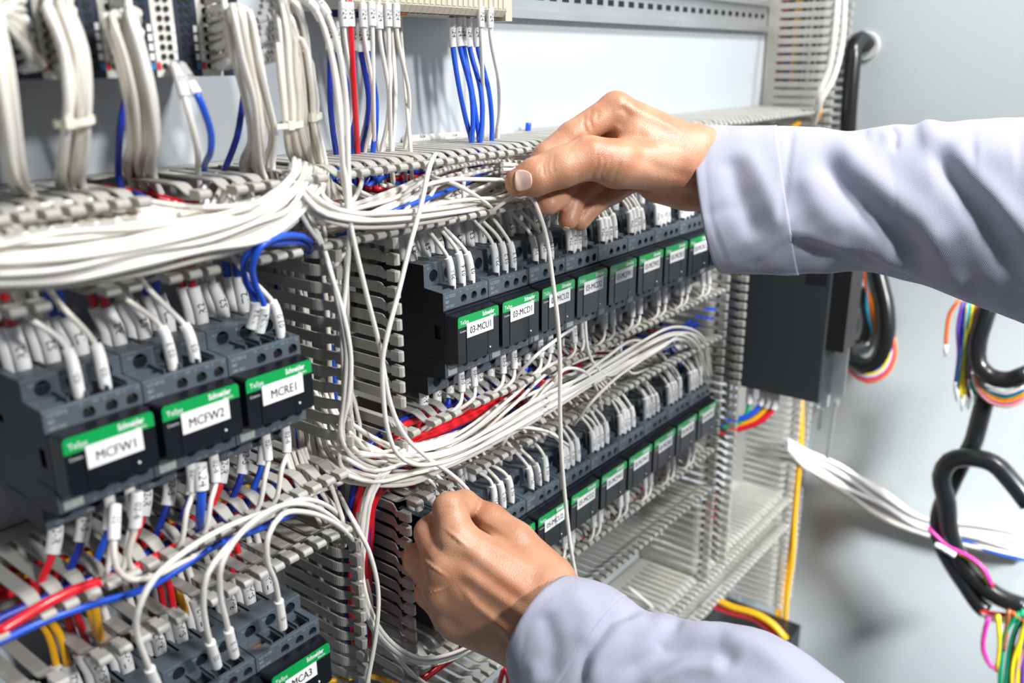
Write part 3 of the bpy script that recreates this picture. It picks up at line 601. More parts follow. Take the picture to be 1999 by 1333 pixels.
# ------------------------------------------------------------ left part of the long trunking: big white harness in front
family([(-30, 535, -4), (120, 522, -6), (280, 492, -6), (400, 468, -4), (500, 440, 2), (560, 404, 10), (596, 358, 16), (610, 325, 30)], 17, 36, 7, FW, 'white_wire', 'white wire of the thick harness hanging in front of the left trunking', 'white wires of the thick front harness', seed=11, wob=.2, taper=1)
family([(-30, 490, 20), (120, 470, 20), (280, 450, 18), (420, 440, 16), (520, 420, 18), (580, 380, 22), (600, 335, 34)], 14, 30, 8, [IVORY, WHITE], 'white_wire', 'white wire of the harness lying deeper in the left trunking', 'white wires deeper in the left trunking', seed=12, wob=.3)
family([(-30, 440, 40), (100, 420, 40), (250, 415, 36), (380, 420, 30), (480, 430, 30), (560, 400, 34)], 10, 26, 12, [IVORY, WHITE], 'white_wire', 'white wire under the upper fingers of the left trunking', 'white wires under the upper fingers', seed=13, wob=.5, stuff=True)
family([(450, 350, 60), (430, 385, 36), (420, 420, 24), (370, 450, 20)], 4, 40, 8, [IVORY, WHITE], 'white_wire', 'white wire dropping across the left trunking', 'white wires dropping across the left trunking', seed=14, stuff=True)
for i, (g, m, r, l) in enumerate([([(-20, 470, 50), (60, 440, 45), (120, 420, 50)], BLUE, 2, 'blue wire at the far left of the trunking'), ([(260, 375, 60), (330, 405, 40), (420, 415, 34), (500, 410, 40)], BLUE, 1.6, 'blue wire under the white arcs of the left trunking'), ([(200, 365, 70), (300, 385, 60), (350, 395, 55)], RED, 2.2, 'red wire between the upper fingers of the left trunking'), ([(290, 370, 70), (340, 395, 55), (390, 400, 60)], RED, 2.2, 'second red wire between the upper fingers of the left trunking'), ([(20, 385, 70), (110, 400, 60), (180, 390, 70)], NAVY, 2.2, 'dark blue wire between the upper fingers at the far left'), ([(400, 470, 30), (500, 440, 26), (620, 480, 26)], NAVY, 1.7, 'dark blue wire below the harness near the junction')]):
    wire([PY(*p) for p in g], r, m, 'red_wire' if m is RED else 'blue_wire', l)
# ------------------------------------------------------------ upright trunking between the groups
rnd = random.Random(5)
for i in range(16):
    x = -80 + 2.6 * i + rnd.uniform(-.8, .8); y = rnd.uniform(34, 78)
    pts = [A(x + rnd.uniform(-8, 8), y - 6, 74)] + [A(x + rnd.uniform(-2.5, 2.5), y + rnd.uniform(-5, 5), z) for z in range(50, -270, -40)]
    m = BLUE if i % 5 == 3 else (IVORY if i % 2 else WHITE)
    wire(pts, 1.45, m, 'blue_wire' if m is BLUE else 'white_wire', ('blue' if m is BLUE else 'white') + ' wire running straight down inside the upright trunking', 'wire', ('blue' if m is BLUE else 'white') + ' wires inside the upright trunking', step=14, stuff=m is not BLUE)
V1G = [[(575, 390, 12), (600, 440, 12), (628, 480, 14), (648, 540, 10), (672, 620, 6), (685, 700, 6), (680, 780, 8), (668, 840, 14), (690, 880, 20), (760, 890, 24), (860, 872, 24), (960, 850, 20)],
       [(585, 400, 16), (620, 455, 14), (640, 510, 12), (660, 590, 8), (676, 680, 8), (672, 780, 10), (665, 850, 14), (700, 900, 16), (780, 920, 14), (860, 915, 8), (960, 870, 2)],
       [(630, 440, 22), (640, 490, 20), (655, 570, 16), (668, 660, 14), (672, 760, 18), (662, 860, 22), (672, 920, 20), (760, 940, 14), (850, 925, 8)],
       [(645, 470, 20), (668, 520, 8), (690, 570, -1), (720, 470, 30)],
       [(595, 400, 20), (630, 480, 30), (650, 560, 34)], [(700, 455, 30), (660, 510, 24), (640, 545, 30)]]
for i, g in enumerate(V1G[:3]):
    wire([PY(*p) for p in g], 1.4, WHITE, 'white_wire', ['front white wire bulging right beside the upright trunking, then turning right', 'second white wire beside the upright trunking, turning into the lower sweep', 'third white wire beside the upright trunking'][i])
for i, g in enumerate(V1G[4:]):
    wire([PY(*p) for p in g], 1.4, IVORY, 'white_wire', ['white wire diving behind the fingers at the junction', 'white wire crossing back to the left at the junction'][i])
# big sweep from the junction to the upper right
family([(622, 790, 66, 1), (640, 870, 46, 1.6), (672, 908, 22, 2.4), (730, 918, 12, 2.3), (800, 912, 6, 1.8), (880, 890, 4, 1.2), (960, 850, 2), (1060, 790, 2), (1160, 735, 4), (1250, 685, 8), (1320, 655, 12), (1360, 672, 16), (1378, 740, 20)], 8, 15, 5, FW, 'white_wire', 'white wire of the strand sweeping up to the right between the two rows', 'white wires of the long rising strand', seed=41, wob=.3)
family([(630, 740, 66), (648, 810, 40), (680, 850, 22), (730, 880, 20), (800, 890, 20), (900, 870, 18), (1000, 800, 18), (1080, 740, 20), (1160, 700, 30), (1240, 690, 40)], 7, 26, 7, [IVORY, WHITE], 'white_wire', 'white wire rising steeply in front of the middle trunking', 'white wires rising in front of the middle trunking', seed=42, wob=.45)
for i, g in enumerate([[(1000, 745, 20), (1040, 700, 5), (1090, 660, 5), (1120, 640, 20)], [(1080, 745, 4), (1100, 722, 0), (1140, 725, 0), (1165, 760, 6), (1175, 800, 20)], [(1040, 800, 10), (1100, 760, 2), (1180, 700, 2), (1235, 665, 8), (1290, 690, 16), (1320, 740, 24)], [(1120, 830, 20), (1150, 790, 4), (1200, 740, 2), (1290, 680, 6), (1340, 650, 10), (1368, 680, 14), (1372, 760, 24)],
                       [(1140, 560, 20), (1150, 690, 4), (1180, 730, 2), (1230, 715, 16)], [(980, 870, 4), (1000, 840, 2), (1060, 840, 0), (1110, 870, 10)], [(1220, 640, 24), (1212, 690, 10), (1228, 725, 8), (1265, 720, 20)]]):
    wire([PY(*p) for p in g], 1.35, WHITE, 'white_wire', ['white wire curving left under contactor 03-MCD1', 'white wire making a small hump over the rising strand', 'white wire of an arch ending at the seventh lower contactor', 'highest white wire arching at the right end of the strand', 'white wire hooking up beneath the fourth upper contactor', 'small white hump just right of the hanging wire', 'white wire making a U beneath the sixth upper contactor'][i])
# red and blue power wires of the middle trunking, turning down into the upright one
family([(1010, 745, 40), (940, 790, 40), (860, 825, 42, 1.3), (790, 855, 44, 1.9), (740, 910, 44, 1.9), (712, 970, 44, 1.2), (702, 1050, 46), (698, 1150, 50), (700, 1260, 52)], 13, 22, 10, [RED, NAVY, RED, BLUE, RED, NAVY, RED], 'power_wire', 'thick red or blue power wire curving down into the upright trunking', 'thick power wires curving down at the junction', r=2.4, seed=43, wob=.15)
family([(1330, 560, 50), (1200, 640, 52), (1080, 720, 52), (960, 790, 54), (880, 850, 60)], 8, 24, 12, [RED, NAVY, BLACKC, RED, NAVY, BLUE], 'power_wire', 'thick red or blue power wire lying in the middle trunking', 'thick power wires in the middle trunking', r=2.2, seed=44, wob=.3)
family([(1400, 600, 50), (1340, 640, 40), (1300, 660, 30), (1330, 720, 34)], 3, 14, 8, [BLUE], 'blue_wire', 'bright blue wire at the right end of the middle trunking', 'bright blue wires at the trunking end', r=2.2, seed=45)
# below: vertical whites under the red curve
family([(980, 820, 30), (860, 862, 24), (775, 893, 14), (724, 960, 14), (706, 1050, 18), (700, 1120, 20), (716, 1190, 16), (752, 1250, 14), (820, 1292, 10), (900, 1275, 8), (960, 1240, 10)], 5, 8, 5, WHITE, 'white_wire', 'white wire curving down the upright trunking and out below the lower hand', 'white wires curving out below the lower hand', seed=46, wob=.2)
for i, g in enumerate([[(660, 960, 50), (678, 995, 24), (700, 1035, 10), (720, 1075, 6), (738, 1150, 4), (735, 1230, 4), (715, 1345, 6)], [(640, 930, 30), (668, 1010, 24), (690, 1090, 20), (705, 1180, 20), (708, 1350, 20)], [(700, 1000, 20), (705, 1100, 16), (722, 1200, 14), (790, 1300, 12), (850, 1350, 12)]]):
    wire([PY(*p) for p in g], 1.45, WHITE, 'white_wire', ['white wire bowing right in front of the lower upright trunking', 'white wire falling straight at the lower upright trunking', 'lowest white wire turning right at the bottom edge'][i])
for i, (g, m) in enumerate([([(610, 930, 40), (640, 1000, 40), (660, 1060, 46)], BLUE), ([(690, 1130, 30), (712, 1200, 30), (700, 1345, 30)], BLUE), ([(790, 1345, 20), (830, 1320, 16), (880, 1280, 14), (915, 1250, 16)], RED), ([(805, 1345, 26), (850, 1310, 20), (900, 1275, 18), (930, 1250, 20)], RED), ([(640, 1330, 40), (720, 1320, 36), (800, 1345, 36)], YEL), ([(990, 1345, 0), (992, 1322, -4), (985, 1305, -2), (975, 1335, 2)], RED)]):
    wire([PY(*p) for p in g], 2.0, m, {id(BLUE): 'blue_wire', id(RED): 'red_wire', id(YEL): 'yellow_wire'}[id(m)], ['blue wire falling left of the red curve', 'blue wire beside the lower upright trunking', 'upper red wire below the lower hand', 'lower red wire below the lower hand', 'yellow wire at the bottom edge', 'red end of a wire beside the lower cuff'][i])
family([(575, 880, 40), (600, 950, 36), (640, 1010, 34), (662, 1070, 38)], 6, 22, 6, FW, 'white_wire', 'white wire slanting down at the end of the lower left trunking', 'white wires slanting down at the lower left junction', seed=47, stuff=True)
# ------------------------------------------------------------ trunking under the left group
family([(-30, 1225, 30), (90, 1175, 30), (220, 1115, 30), (340, 1060, 34), (450, 1000, 40), (540, 950, 50)], 2, 9, 4, [NAVY, RED], 'power_wire', 'thick wire running through the front of the lower left trunking', 'thick wires in the front of the lower left trunking', r=2.4, seed=51)
wire([PY(*p) for p in [(-20, 1262, 12), (80, 1215, 12), (180, 1180, 12), (280, 1150, 12), (360, 1105, 14), (430, 1060, 18), (500, 1035, 24), (580, 1000, 34)]], 1.8, BLUE, 'blue_wire', 'bright blue wire crossing the whole lower left trunking')
wire([PY(*p) for p in [(-20, 1245, 14), (70, 1190, 14), (150, 1150, 16), (230, 1125, 18), (330, 1075, 22), (430, 1025, 30)]], 2.5, RED, 'red_wire', 'thick bright red wire crossing the lower left trunking')
family([(-30, 1150, 70), (150, 1100, 70), (300, 1040, 74), (430, 980, 76), (560, 920, 78)], 6, 26, 8, [RED, NAVY, YEL, RED, BLUE], 'power_wire', 'coloured wire deep in the lower left trunking', 'coloured wires deep in the lower left trunking', r=2.2, seed=52)
for i, g in enumerate([[(165, 1130, 50), (180, 1165, 20), (190, 1215, 24), (200, 1260, 40)], [(150, 1135, 55), (172, 1175, 22), (184, 1215, 26), (198, 1255, 45)], [(330, 1140, 60), (350, 1165, 50), (365, 1200, 50)]]):
    wire([PY(*p) for p in g], 2.2, YEL, 'yellow_wire', ['yellow wire dropping over the lower left trunking', 'second yellow wire dropping over the lower left trunking', 'yellow wire deeper in the lower left trunking'][i])
LLW = [([(712, 1150, 60), (704, 1100, 40), (690, 1055, 16), (655, 1022, 8), (600, 1000, 0), (550, 1005, -6), (524, 1045, -10), (522, 1095, -8), (537, 1135, -4), (552, 1225, 2)], '01', 'white wire arching over the lower left corner into tube 01'),
       ([(690, 1110, 60), (684, 1060, 44), (655, 1015, 20), (600, 985, 8), (540, 990, 0), (470, 1040, -8), (433, 1100, -12), (430, 1160, -8), (440, 1205, -4), (458, 1280, 2)], '01 3', 'white wire arching into tube 01 3 left of MCA3'),
       ([(684, 1090, 60), (676, 1040, 44), (650, 995, 24), (590, 975, 10), (520, 1005, 0), (450, 1060, -8), (405, 1120, -12), (397, 1170, -10), (402, 1220, -6), (424, 1300, 2)], '02', 'white wire arching into the left tube of the middle bottom contactor'),
       ([(690, 930, 60), (660, 945, 44), (620, 960, 26), (560, 985, 10), (450, 1025, 2), (370, 1070, -6), (300, 1130, -12), (270, 1190, -12), (266, 1230, -8), (290, 1300, -4), (310, 1350, 2)], 'A', 'long white wire arching to the tube at the bottom picture edge')]
for g, t, l in LLW:
    n = len(g); path = [PY(*p) for p in g][::-1]
    wire(path, 1.5, WHITE, 'white_wire', l, sleeves=[(0, 21, 2.6, t)])
wire([PY(*p) for p in [(225, 985, 10), (222, 1060, 2), (226, 1105, 0), (250, 1130, 2), (300, 1125, 8), (360, 1095, 14), (460, 1045, 22), (560, 990, 30)]], 1.5, IVORY, 'white_wire', 'white wire bowing right under the leftmost contactor', sleeves=[(0, 16, 2.7, '05')])
wire([PY(*p) for p in [(268, 960, 10), (262, 1040, 10), (250, 1080, 12), (262, 1115, 16), (320, 1120, 24), (420, 1070, 30)]], 1.5, IVORY, 'white_wire', 'white wire hanging from the right side of the leftmost contactor', sleeves=[(0, 17, 2.9, '02-6')])
# two blue loops over the left trunking
for i, g in enumerate([[(516, 600, 12), (500, 560, 8), (492, 520, 2), (510, 480, -2), (545, 462, 0), (590, 462, 10), (610, 478, 22), (600, 500, 40)], [(500, 592, 14), (480, 550, 12), (476, 510, 8), (500, 480, 4), (550, 474, 6), (595, 475, 20), (600, 495, 40)]]):
    path = [PY(*p) for p in g]; path = [path[0] + A(-2.5, 3, -13)] + path
    wire(path, 1.75, BLUE, 'blue_wire', ['front one of two bright blue wires looping over the trunking fingers', 'rear one of two bright blue wires looping over the trunking fingers'][i], sleeves=[(0, 15, 2.9, 'N24')])

# ------------------------------------------------------------ control and power wires at the contactors
rnd = random.Random(9)
def W(p0, *rest): return [A(*p0)] + [A(*r) for r in rest]
def upper_control(x0, z0, zt, name, texts, offs=(14.6, 24.2, 33.6), big=1.0, stuff=False):
    pos = ['left', 'middle', 'right']
    for j, off in enumerate(offs):
        if texts[j] is None: continue
        lean = rnd.uniform(-2.6, -.8); dz = rnd.uniform(-1, 2); x = x0 + off
        zt_ = zt
        pts = W((x, 17, z0 + 12.6), (x - .4, 16.6, z0 + 20), (x + lean, 17.5, z0 + 33 + dz), (x + lean * 2.4 - 1, 19, z0 + 40 + dz), (x + lean * 3 - 6 - rnd.uniform(0, 4), 24, zt_ - 5), (x + lean * 3 - 10, 33, zt_ + 5), (x - 18 - rnd.uniform(0, 12), 42, zt_ + 14))
        wire(pts, 1.35 * big, [WHITE, IVORY][rnd.random() < .3], 'white_wire', 'white control wire, %s one on top of %s' % (pos[j] if len(offs) == 3 else ORD[j], name), sleeves=[(1.5, 22.5 + dz, 2.65 * big, texts[j])], step=5, stuff=stuff)
def upper_power(x0, z0, zt, name, texts, cols):
    for j, off in enumerate((9.6, 22.5, 35.8)):
        x = x0 + off; lean = rnd.uniform(-2, -.5)
        for q in ((0,) if texts[j] is None else (0, 1)):
            xx = x - 3.2 * q; yy = 46 + 4.5 * q
            pts = W((xx, yy, z0 + 27), (xx - .5, yy, z0 + 37), (xx + lean * 2, yy + 1, z0 + 47), (xx + lean * 3, yy + 2, zt + 4), (xx - 8, yy + 4, zt + 16), (xx - 24, yy + 8, zt + 22))
            m = cols[j]
            wire(pts, 1.9, m, 'power_wire',
                 'power wire in a wide tube, %s %s one at %s' % (['front', 'rear'][q], ['left', 'middle', 'right'][j], name), sleeves=[(.5, 22, 3.5, texts[j] if q == 0 else None)], step=7)
def lower_control(x0, z0, zt, name, texts, offs=(21.2, 34.0), stuff=False):
    for j, off in enumerate(offs):
        x = x0 + off; l1 = rnd.uniform(-3.5, -1)
        pts = W((x, 17, z0 - 41), (x - .3, 16.5, z0 - 48), (x + l1 * .6, 15, z0 - 59), (x + l1 * 1.6 - 2, 13, z0 - 65), (x + l1 - 9, 16, zt - 3), (x - 18, 26, zt - 10), (x - 30, 38, zt - 22))
        wire(pts, 1.35, WHITE, 'white_wire', 'white control wire, %s one under %s' % (['left', 'right', 'third'][j], name), sleeves=[(1, 17.5, 2.5, texts[j])], step=6, stuff=stuff)
def lower_power(x0, z0, zt, name, texts, cols):
    for j, off in enumerate((8.5, 22, 35.5)):
        x = x0 + off; m = cols[j]
        pts = W((x, 40, z0 - 54), (x - 1.5, 38, z0 - 62), (x - 7, 35, z0 - 73), (x - 11, 35, z0 - 79), (x - 22, 42, zt - 24))
        wire(pts, 1.9, m, 'power_wire',
             'power wire, %s one under %s' % (['left', 'middle', 'right'][j], name), sleeves=[(.5, 19, 3.4, texts[j])], step=7)
ctl = [['P2A', '03-6', '03 1'], ['P2A', '03-2', '03 3'], ['P24', 'P24', '03 2'], ['P24', '03-4', '03 5'], ['P24', '03-7', '03 8'], ['P24', '0 35', '03 9'], ['P24', '35', '36'], ['P24', '37', '38'], ['P24', '39', '31']]
for k, t in enumerate(ROWA):
    nm = 'contactor ' + t
    upper_control(-.4 + 45 * k, 0, 57, nm, ctl[k], offs=((15.0, 24.8, 34.2) if k < 3 else (13, 19, 25, 33)), ) if k < 3 else upper_control(-.4 + 45 * k, 0, 57, nm, ctl[k] + ['35'], offs=(13.5, 19.5, 26, 33.5), stuff=k > 4)
    upper_power(-.4 + 45 * k, 0, 57, nm, ['R3', 'S3', 'T3'] if k < 4 else [None] * 3, [RED, WHITE, BLUE])
    lower_control(-.4 + 45 * k, 0, -67, nm, ['03-5', '03-1'], stuff=k > 4)
    lower_power(-.4 + 45 * k, 0, -67, nm, ['03-R', '03-S', '03-T'] if k < 4 else [None] * 3, [RED, RED, BLUE])
for k, t in enumerate(ROWB):
    nm = 'the %s lower right contactor' % ordn[k]
    if k == 0:
        upper_power(-4.3, -180, -123, nm, ['R5', 'S5', 'T5'], [RED, WHITE, BLUE]); 
        for q, xo in enumerate((16, 24, 33)):
            wire([A(-4.3 + xo, 17, -168), A(-6 + xo, 15, -155), A(-8 + xo, 14, -140), A(-16 + xo, 20, -126), A(-22 + xo, 34, -112)], 1.4, WHITE, 'white_wire', 'white wire reaching behind the fingers of the lower hand, %s one' % ['left', 'middle', 'right'][q])
        continue
    upper_control(-4.3 + 45 * k, -180, -123, nm, ['P2A', '05-2', '05 3', '35'][:4 if k > 2 else 3], offs=((14, 24, 34) if k < 3 else (12.5, 18.5, 25.5, 34)), stuff=k > 4)
    upper_power(-4.3 + 45 * k, -180, -123, nm, ['R5', 'S5', 'T5'] if k < 4 else [None] * 3, [RED, WHITE, BLUE])
    lower_control(-4.3 + 45 * k, -180, -247, nm, ['05-5', '05-1'] if k < 5 else [None, None], offs=(16, 27), stuff=True)
    if k > 1: lower_power(-4.3 + 45 * k, -180, -247, nm, [None] * 3, [RED, WHITE, WHITE])
for k, (t, cc) in enumerate([('MCFW1', ['02-1', '03-1']), ('MCFW2', ['02-3', '03-1']), ('MCRE1', [None, '03 0'])]):
    x0 = -247.7 + 45 * k; nm = 'contactor ' + t
    if k < 2: upper_control(x0, 1.2, 59, nm, cc, offs=(18.5, 30.5))
    else: upper_control(x0, 1.2, 59, nm, ['03 0'], offs=(36.5,))
    upper_power(x0, -4.6, 57, nm, ['R2', 'S2', 'T2'], [RED, WHITE, BLUE])
    lower_control(x0, 9, -73, nm, ['02-1', '02-6'], offs=(24, 34) if k == 0 else (21, 34))
    lower_power(x0, 9, -73, nm, ['02-R', '02-S', '02-T'], [RED, NAVY, BLUE])
for k in range(3):
    x0 = -251 + 45 * k
    upper_power(x0, -178.5, -115, 'the %s bottom contactor' % ['left', 'middle', 'right'][k], ['R-A2', 'S-A2', 'T-A2'], [YEL if k == 0 else WHITE, RED, WHITE])
wire([PY(395, 915, 14) + A(0, 2, 3), PY(393, 960, 12), PY(391, 1000, 14), PY(389, 1030, 24), PY(372, 1080, 44)], 2.3, BLUE, 'blue_wire', 'thick blue wire with a big white tube hanging under contactor MCFW2', sleeves=[(0, 14, 3.6, 'N24')])

# ------------------------------------------------------------ right hand part: coloured wires, drive, cables on the side wall
for i in range(16):
    y = 30 + 3.4 * i; m = [RED, NAVY, RED, BLUE, BLACKC, NAVY, YEL, YEL, GREEN_W, BLACKC, WHITE, NAVY, WHITE, BLACKC, WHITE, GREEN_W][15 - i if False else i]
    pts = [A(697 + rnd.uniform(0, 6), 88 - (y - 30) * 1.0 + rnd.uniform(-1, 1), z) for z in range(600, 70, -60)]
    wire(pts, 2.3, m, 'vertical_wire', 'coloured wire running down inside the tall upright trunking', 'wire', 'coloured wires inside the tall upright trunking', step=40)
for i, g in enumerate([[(1637, -20, 5), (1630, 60, 2), (1617, 140, 5), (1598, 185, 12), (1590, 230, 25)], [(1650, -20, 3), (1643, 90, 0), (1628, 150, 2), (1604, 195, 10), (1588, 245, 22)]]):
    wire([PY(p[0], p[1], p[2] - 6) for p in g], 3.4, WHITE, 'white_cable', ['left white cable bending in front of the tall trunking', 'right white cable bending in front of the tall trunking'][i])
for i, g in enumerate([[(1602, 195, 14), (1600, 215, 12), (1598, 235, 18)], [(1560, 240, 30), (1545, 250, 30), (1520, 262, 40)]]):
    wire([PY(*p) for p in g], 3.2, YEL, 'yellow_wire', ['yellow wire end beside the tall trunking', 'yellow wire under the long trunking'][i])
# drive box
root = empty('motor_drive', (512, 90, -205), 'dark grey motor drive with vent grilles, hanging behind the upper sleeve', 'drive')
mb = MB(); mb.box(0, 45, -157, 8, 0, 250); mb.build('housing', DRIVE, root).modifiers.new('b', 'BEVEL').width = .0015
mb = MB(); mb.box(3, 42, -176, -157, 62, 245); mb.build('front_cover', mat('drive_black', (.006, .006, .007), .4), root)
mb = MB()
for g in range(6):
    for c in range(5): mb.box(-.5, .3, -152 + c * 4.6, -149 + c * 4.6, 132 + g * 20, 146 + g * 20)
mb.build('vent_slots', HOLE, root)
MB().box(-.4, .4, -130, -128, 0, 250).build('housing_seam', HOLE, root) if False else None
mb = MB(); mb.box(36, 38, -172, -157, 2, 62); mb.box(30, 38, -157, -150, -14, 0); mb.build('mounting_plate', STEEL, root)
for i, (m, c, d) in enumerate([(GREEN_W, (1463, 782), (1430, 830)), (BLUE, (1487, 785), (1425, 822)), (YEL, (1500, 790), (1420, 838)), (RED, (1512, 792), (1440, 838))]):
    a = PX(c[0], c[1], 522); b = PX(d[0], d[1], 505); mid = PX((c[0] + d[0]) / 2 + 10, (c[1] + d[1]) / 2 + 6, 514)
    wire([a + A(0, 0, 20), a, mid, b, b + A(-12, 26, -10)], 3.4, m, ['green_wire', 'blue_wire', 'yellow_wire', 'red_wire'][i], '%s motor wire bending out under the drive' % ['green', 'blue', 'yellow', 'red'][i], sleeves=[(0, 24, 4.4, None)])
mb = MB(); c = PX(1592, 800, 640); mb.box(-2, 14, -3, 3, -4, 6); mb.cyl((5, -3, 2), (5, -8, 2), 4, 12); mb.cyl((5, -5, 0), (4, -5, -26), 2.2, 10)
mb.build('hanging_bolt', STEEL, loc=c, label='metal bolt hanging under the drive, left one', cat='bolt')
mb = MB(); c = PX(1628, 785, 640); mb.cyl((0, 0, 0), (0, -5, 0), 5, 12); mb.cyl((0, -2, 0), (-9, -2, -72), 2.3, 10)
mb.build('hanging_bolt', STEEL, loc=c, label='long metal rod hanging under the drive, right one', cat='rod')
# wires on the wall side
def wx(g, r, m, name, label, x=700, cat='cable', group=None, n=10): return wire([PX(p[0], p[1], x + (p[2] if len(p) > 2 else 0)) for p in g], r, m, name, label, cat, group, n=n, step=12)
wx([(1694, 88, 56), (1680, 76, 40), (1668, 90, 22), (1664, 130, 16), (1659, 190, 12), (1655, 260, 10), (1655, 340, 8)], 9.5, BLACKC, 'black_cable', 'black cable leaving the side wall at the top and hanging down', n=16)
mb = MB(); c = PX(1690, 90, 759.5); mb.tube([c + A(.5, 0, 0), c - A(4, 0, 0)], [17, 16], 28, 0); mb.build('cable_grommet', mat('pale_grommet', (.62, .64, .6), .5), label='pale round grommet in the side wall behind the black cable', cat='grommet')
wx([(1700, 480, 10), (1715, 545, 0), (1728, 600, -5), (1729, 655, -8), (1714, 705, -8), (1688, 716, -8), (1662, 702, 0), (1660, 682, 12), (1685, 676, 30), (1700, 640, 40), (1690, 560, 40)], 11, BLACKC, 'black_cable', 'black cable loop hanging right beside the drive', n=16)
cols = [ORANGE_W, MAG_W, WHITE, LEMON, BLUE, RED]
for i, m in enumerate(cols):
    s = i * 3.2
    wx([(1740 - s, 640, -4), (1748 - s, 690 - s * .4, -10), (1730 - s, 730 - s, -14), (1694, 745 - s * 1.6, -14), (1665, 730 - s * 1.4, -8), (1650 + s * .3, 708 - s, 0), (1648, 690 - s, 8)], 2.6, m, 'coloured_wire', '%s wire curled around the bottom of the loop beside the drive' % ['orange', 'magenta', 'white', 'yellow', 'blue', 'red'][i], cat='wire')
for i, m in enumerate([ORANGE_W, RED, GREEN_W, CYAN_W, YEL]):
    wx([(1688 + i * 2.4, 500, 0), (1690 + i * 2.2, 550, -4), (1697 + [8, 4, 0, -4, 12][i] * .8, 600, -8), (1706 + [4, 2, 2, 0, 3][i], 650, -4)], 2.7, m, 'coloured_wire', '%s wire falling inside the loop beside the drive' % ['orange', 'red', 'green', 'light blue', 'yellow'][i], cat='wire')
for i in range(3):
    wx([(1690 - 4 * i, 520, 20), (1668 - 3 * i, 580, 20), (1657, 630 - 10 * i, 10), (1650, 668, 5)], 2.4, [BLACKC, GREEN_W, NAVY][i], 'dark_wire', '%s thin wire on the left of the loop beside the drive' % ['black', 'green', 'dark blue'][i], cat='wire')
wx([(1638, 660, 0), (1645, 680, -5), (1636, 696, 0), (1622, 698, 10)], 3.6, LEMON, 'yellow_wire', 'short yellow wire end at the drive corner', cat='wire')
wx([(1640, 655, 4), (1642, 672, 0), (1641, 685, 0)], 3.2, PINK_W, 'pink_wire', 'short pink wire end at the drive corner', cat='wire')
wx([(1932, 590, 0), (1921, 625, -5), (1909, 668, -8), (1909, 708, -10), (1930, 733, -12), (1965, 742, -14), (2010, 728, -16)], 10, BLACKC, 'black_cable', 'black cable bending right under the upper sleeve, right of the wire ends', x=690, n=16)
wx([(1925, 770, 0), (1912, 820, 0), (1898, 868, 0), (1876, 905, 0), (1850, 960, -4), (1834, 1005, -6), (1834, 1050, -8), (1858, 1100, -8), (1888, 1145, -10), (1912, 1180, -10), (1925, 1192, -10)], 10.5, BLACKC, 'black_cable', 'black cable falling from the right bend and twisting down to the lower right', x=690, n=16)
wx([(2010, 985, -30), (1975, 940, -26), (1940, 905, -22), (1895, 893, -20), (1855, 900, -18), (1838, 930, -18), (1848, 980, -16), (1852, 1030, -14), (1868, 1080, -10), (1895, 1120, -10), (1950, 1165, -14), (2010, 1188, -16)], 11, BLACKC, 'black_cable', 'black cable making the big loop at the right picture edge', x=690, n=16)
for i, (g, m) in enumerate([([(1874, 585), (1855, 610), (1848, 650), (1847, 672)], ORANGE_W), ([(1880, 590), (1870, 640), (1872, 690), (1866, 745)], PURP_W), ([(1886, 590), (1878, 640), (1880, 700), (1870, 760)], NAVY), ([(1893, 590), (1884, 650), (1876, 700), (1868, 755)], CYAN_W), ([(1900, 590), (1890, 650), (1880, 700), (1875, 760), (1880, 778)], LEMON),
                            ([(1906, 590), (1895, 670), (1884, 720), (1892, 775)], BROWN_W), ([(1915, 595), (1898, 650), (1892, 700), (1893, 740)], MAG_W), ([(1897, 595), (1888, 680), (1895, 745), (1905, 770)], GREEN_W), ([(1889, 592), (1882, 700), (1884, 770)], LEMON)]):
    o = wx(g, 2.3, m, 'coloured_wire', '%s wire end of the spliced tail under the upper sleeve' % ['orange', 'purple', 'dark blue', 'light blue', 'yellow', 'brown', 'magenta', 'green', 'second yellow'][i], x=685, cat='wire')
    e = PX(g[-1][0], g[-1][1], 685); MB().tube([e, e + A(0, -.5, -7), e + A(0, -1, -15)], [2.9, 2.3, 1.2], 8).build('ferrule', SLEEVE, o, smooth=True)
for i, m in enumerate([PINK_W, MAG_W, YEL, ORANGE_W, GREEN_W, NAVY, WHITE]):
    s = i * 4.0
    wx([(1902 + s * .4, 730, 0), (1908 + s * .5, 755, -6), (1930 + s * .7, 782 - s * .7, -10), (1965, 792 - s, -14), (2010, 775 - s, -16)], 2.8, m, 'coloured_wire', '%s wire arcing below the right black cable bend' % ['pink', 'magenta', 'yellow', 'orange', 'green', 'dark blue', 'white'][i], x=686, cat='wire')
for i, (g, m) in enumerate([([(1990, 1195), (1965, 1230), (1955, 1290), (1952, 1345)], GREEN_W), ([(2000, 1200), (1980, 1240), (1968, 1345)], BLACKC), ([(2010, 1190), (1992, 1250), (1985, 1345)], LEMON), ([(2015, 1210), (2000, 1270), (1996, 1345)], PURP_W), ([(1998, 1190), (1975, 1250), (1962, 1345)], GREEN_W), ([(2005, 1220), (1978, 1290), (1975, 1345)], LEMON), ([(2012, 1240), (1988, 1300), (1980, 1345)], PINK_W),
                            ([(1930, 1205), (1921, 1240), (1920, 1270), (1935, 1300), (1950, 1305)], MAG_W), ([(1948, 1200), (1952, 1260), (1946, 1310)], LEMON), ([(1970, 1190), (1965, 1230), (1958, 1270)], BROWN_W), ([(1975, 1195), (2000, 1210)], ORANGE_W)]):
    wx(g, 2.8, m, 'coloured_wire', '%s wire at the lower right picture corner' % ['leftmost green', 'black', 'thick yellow', 'purple', 'second green', 'second yellow', 'pink', 'thin magenta bowing', 'short hanging yellow', 'brown', 'short orange'][i], x=660, cat='wire')
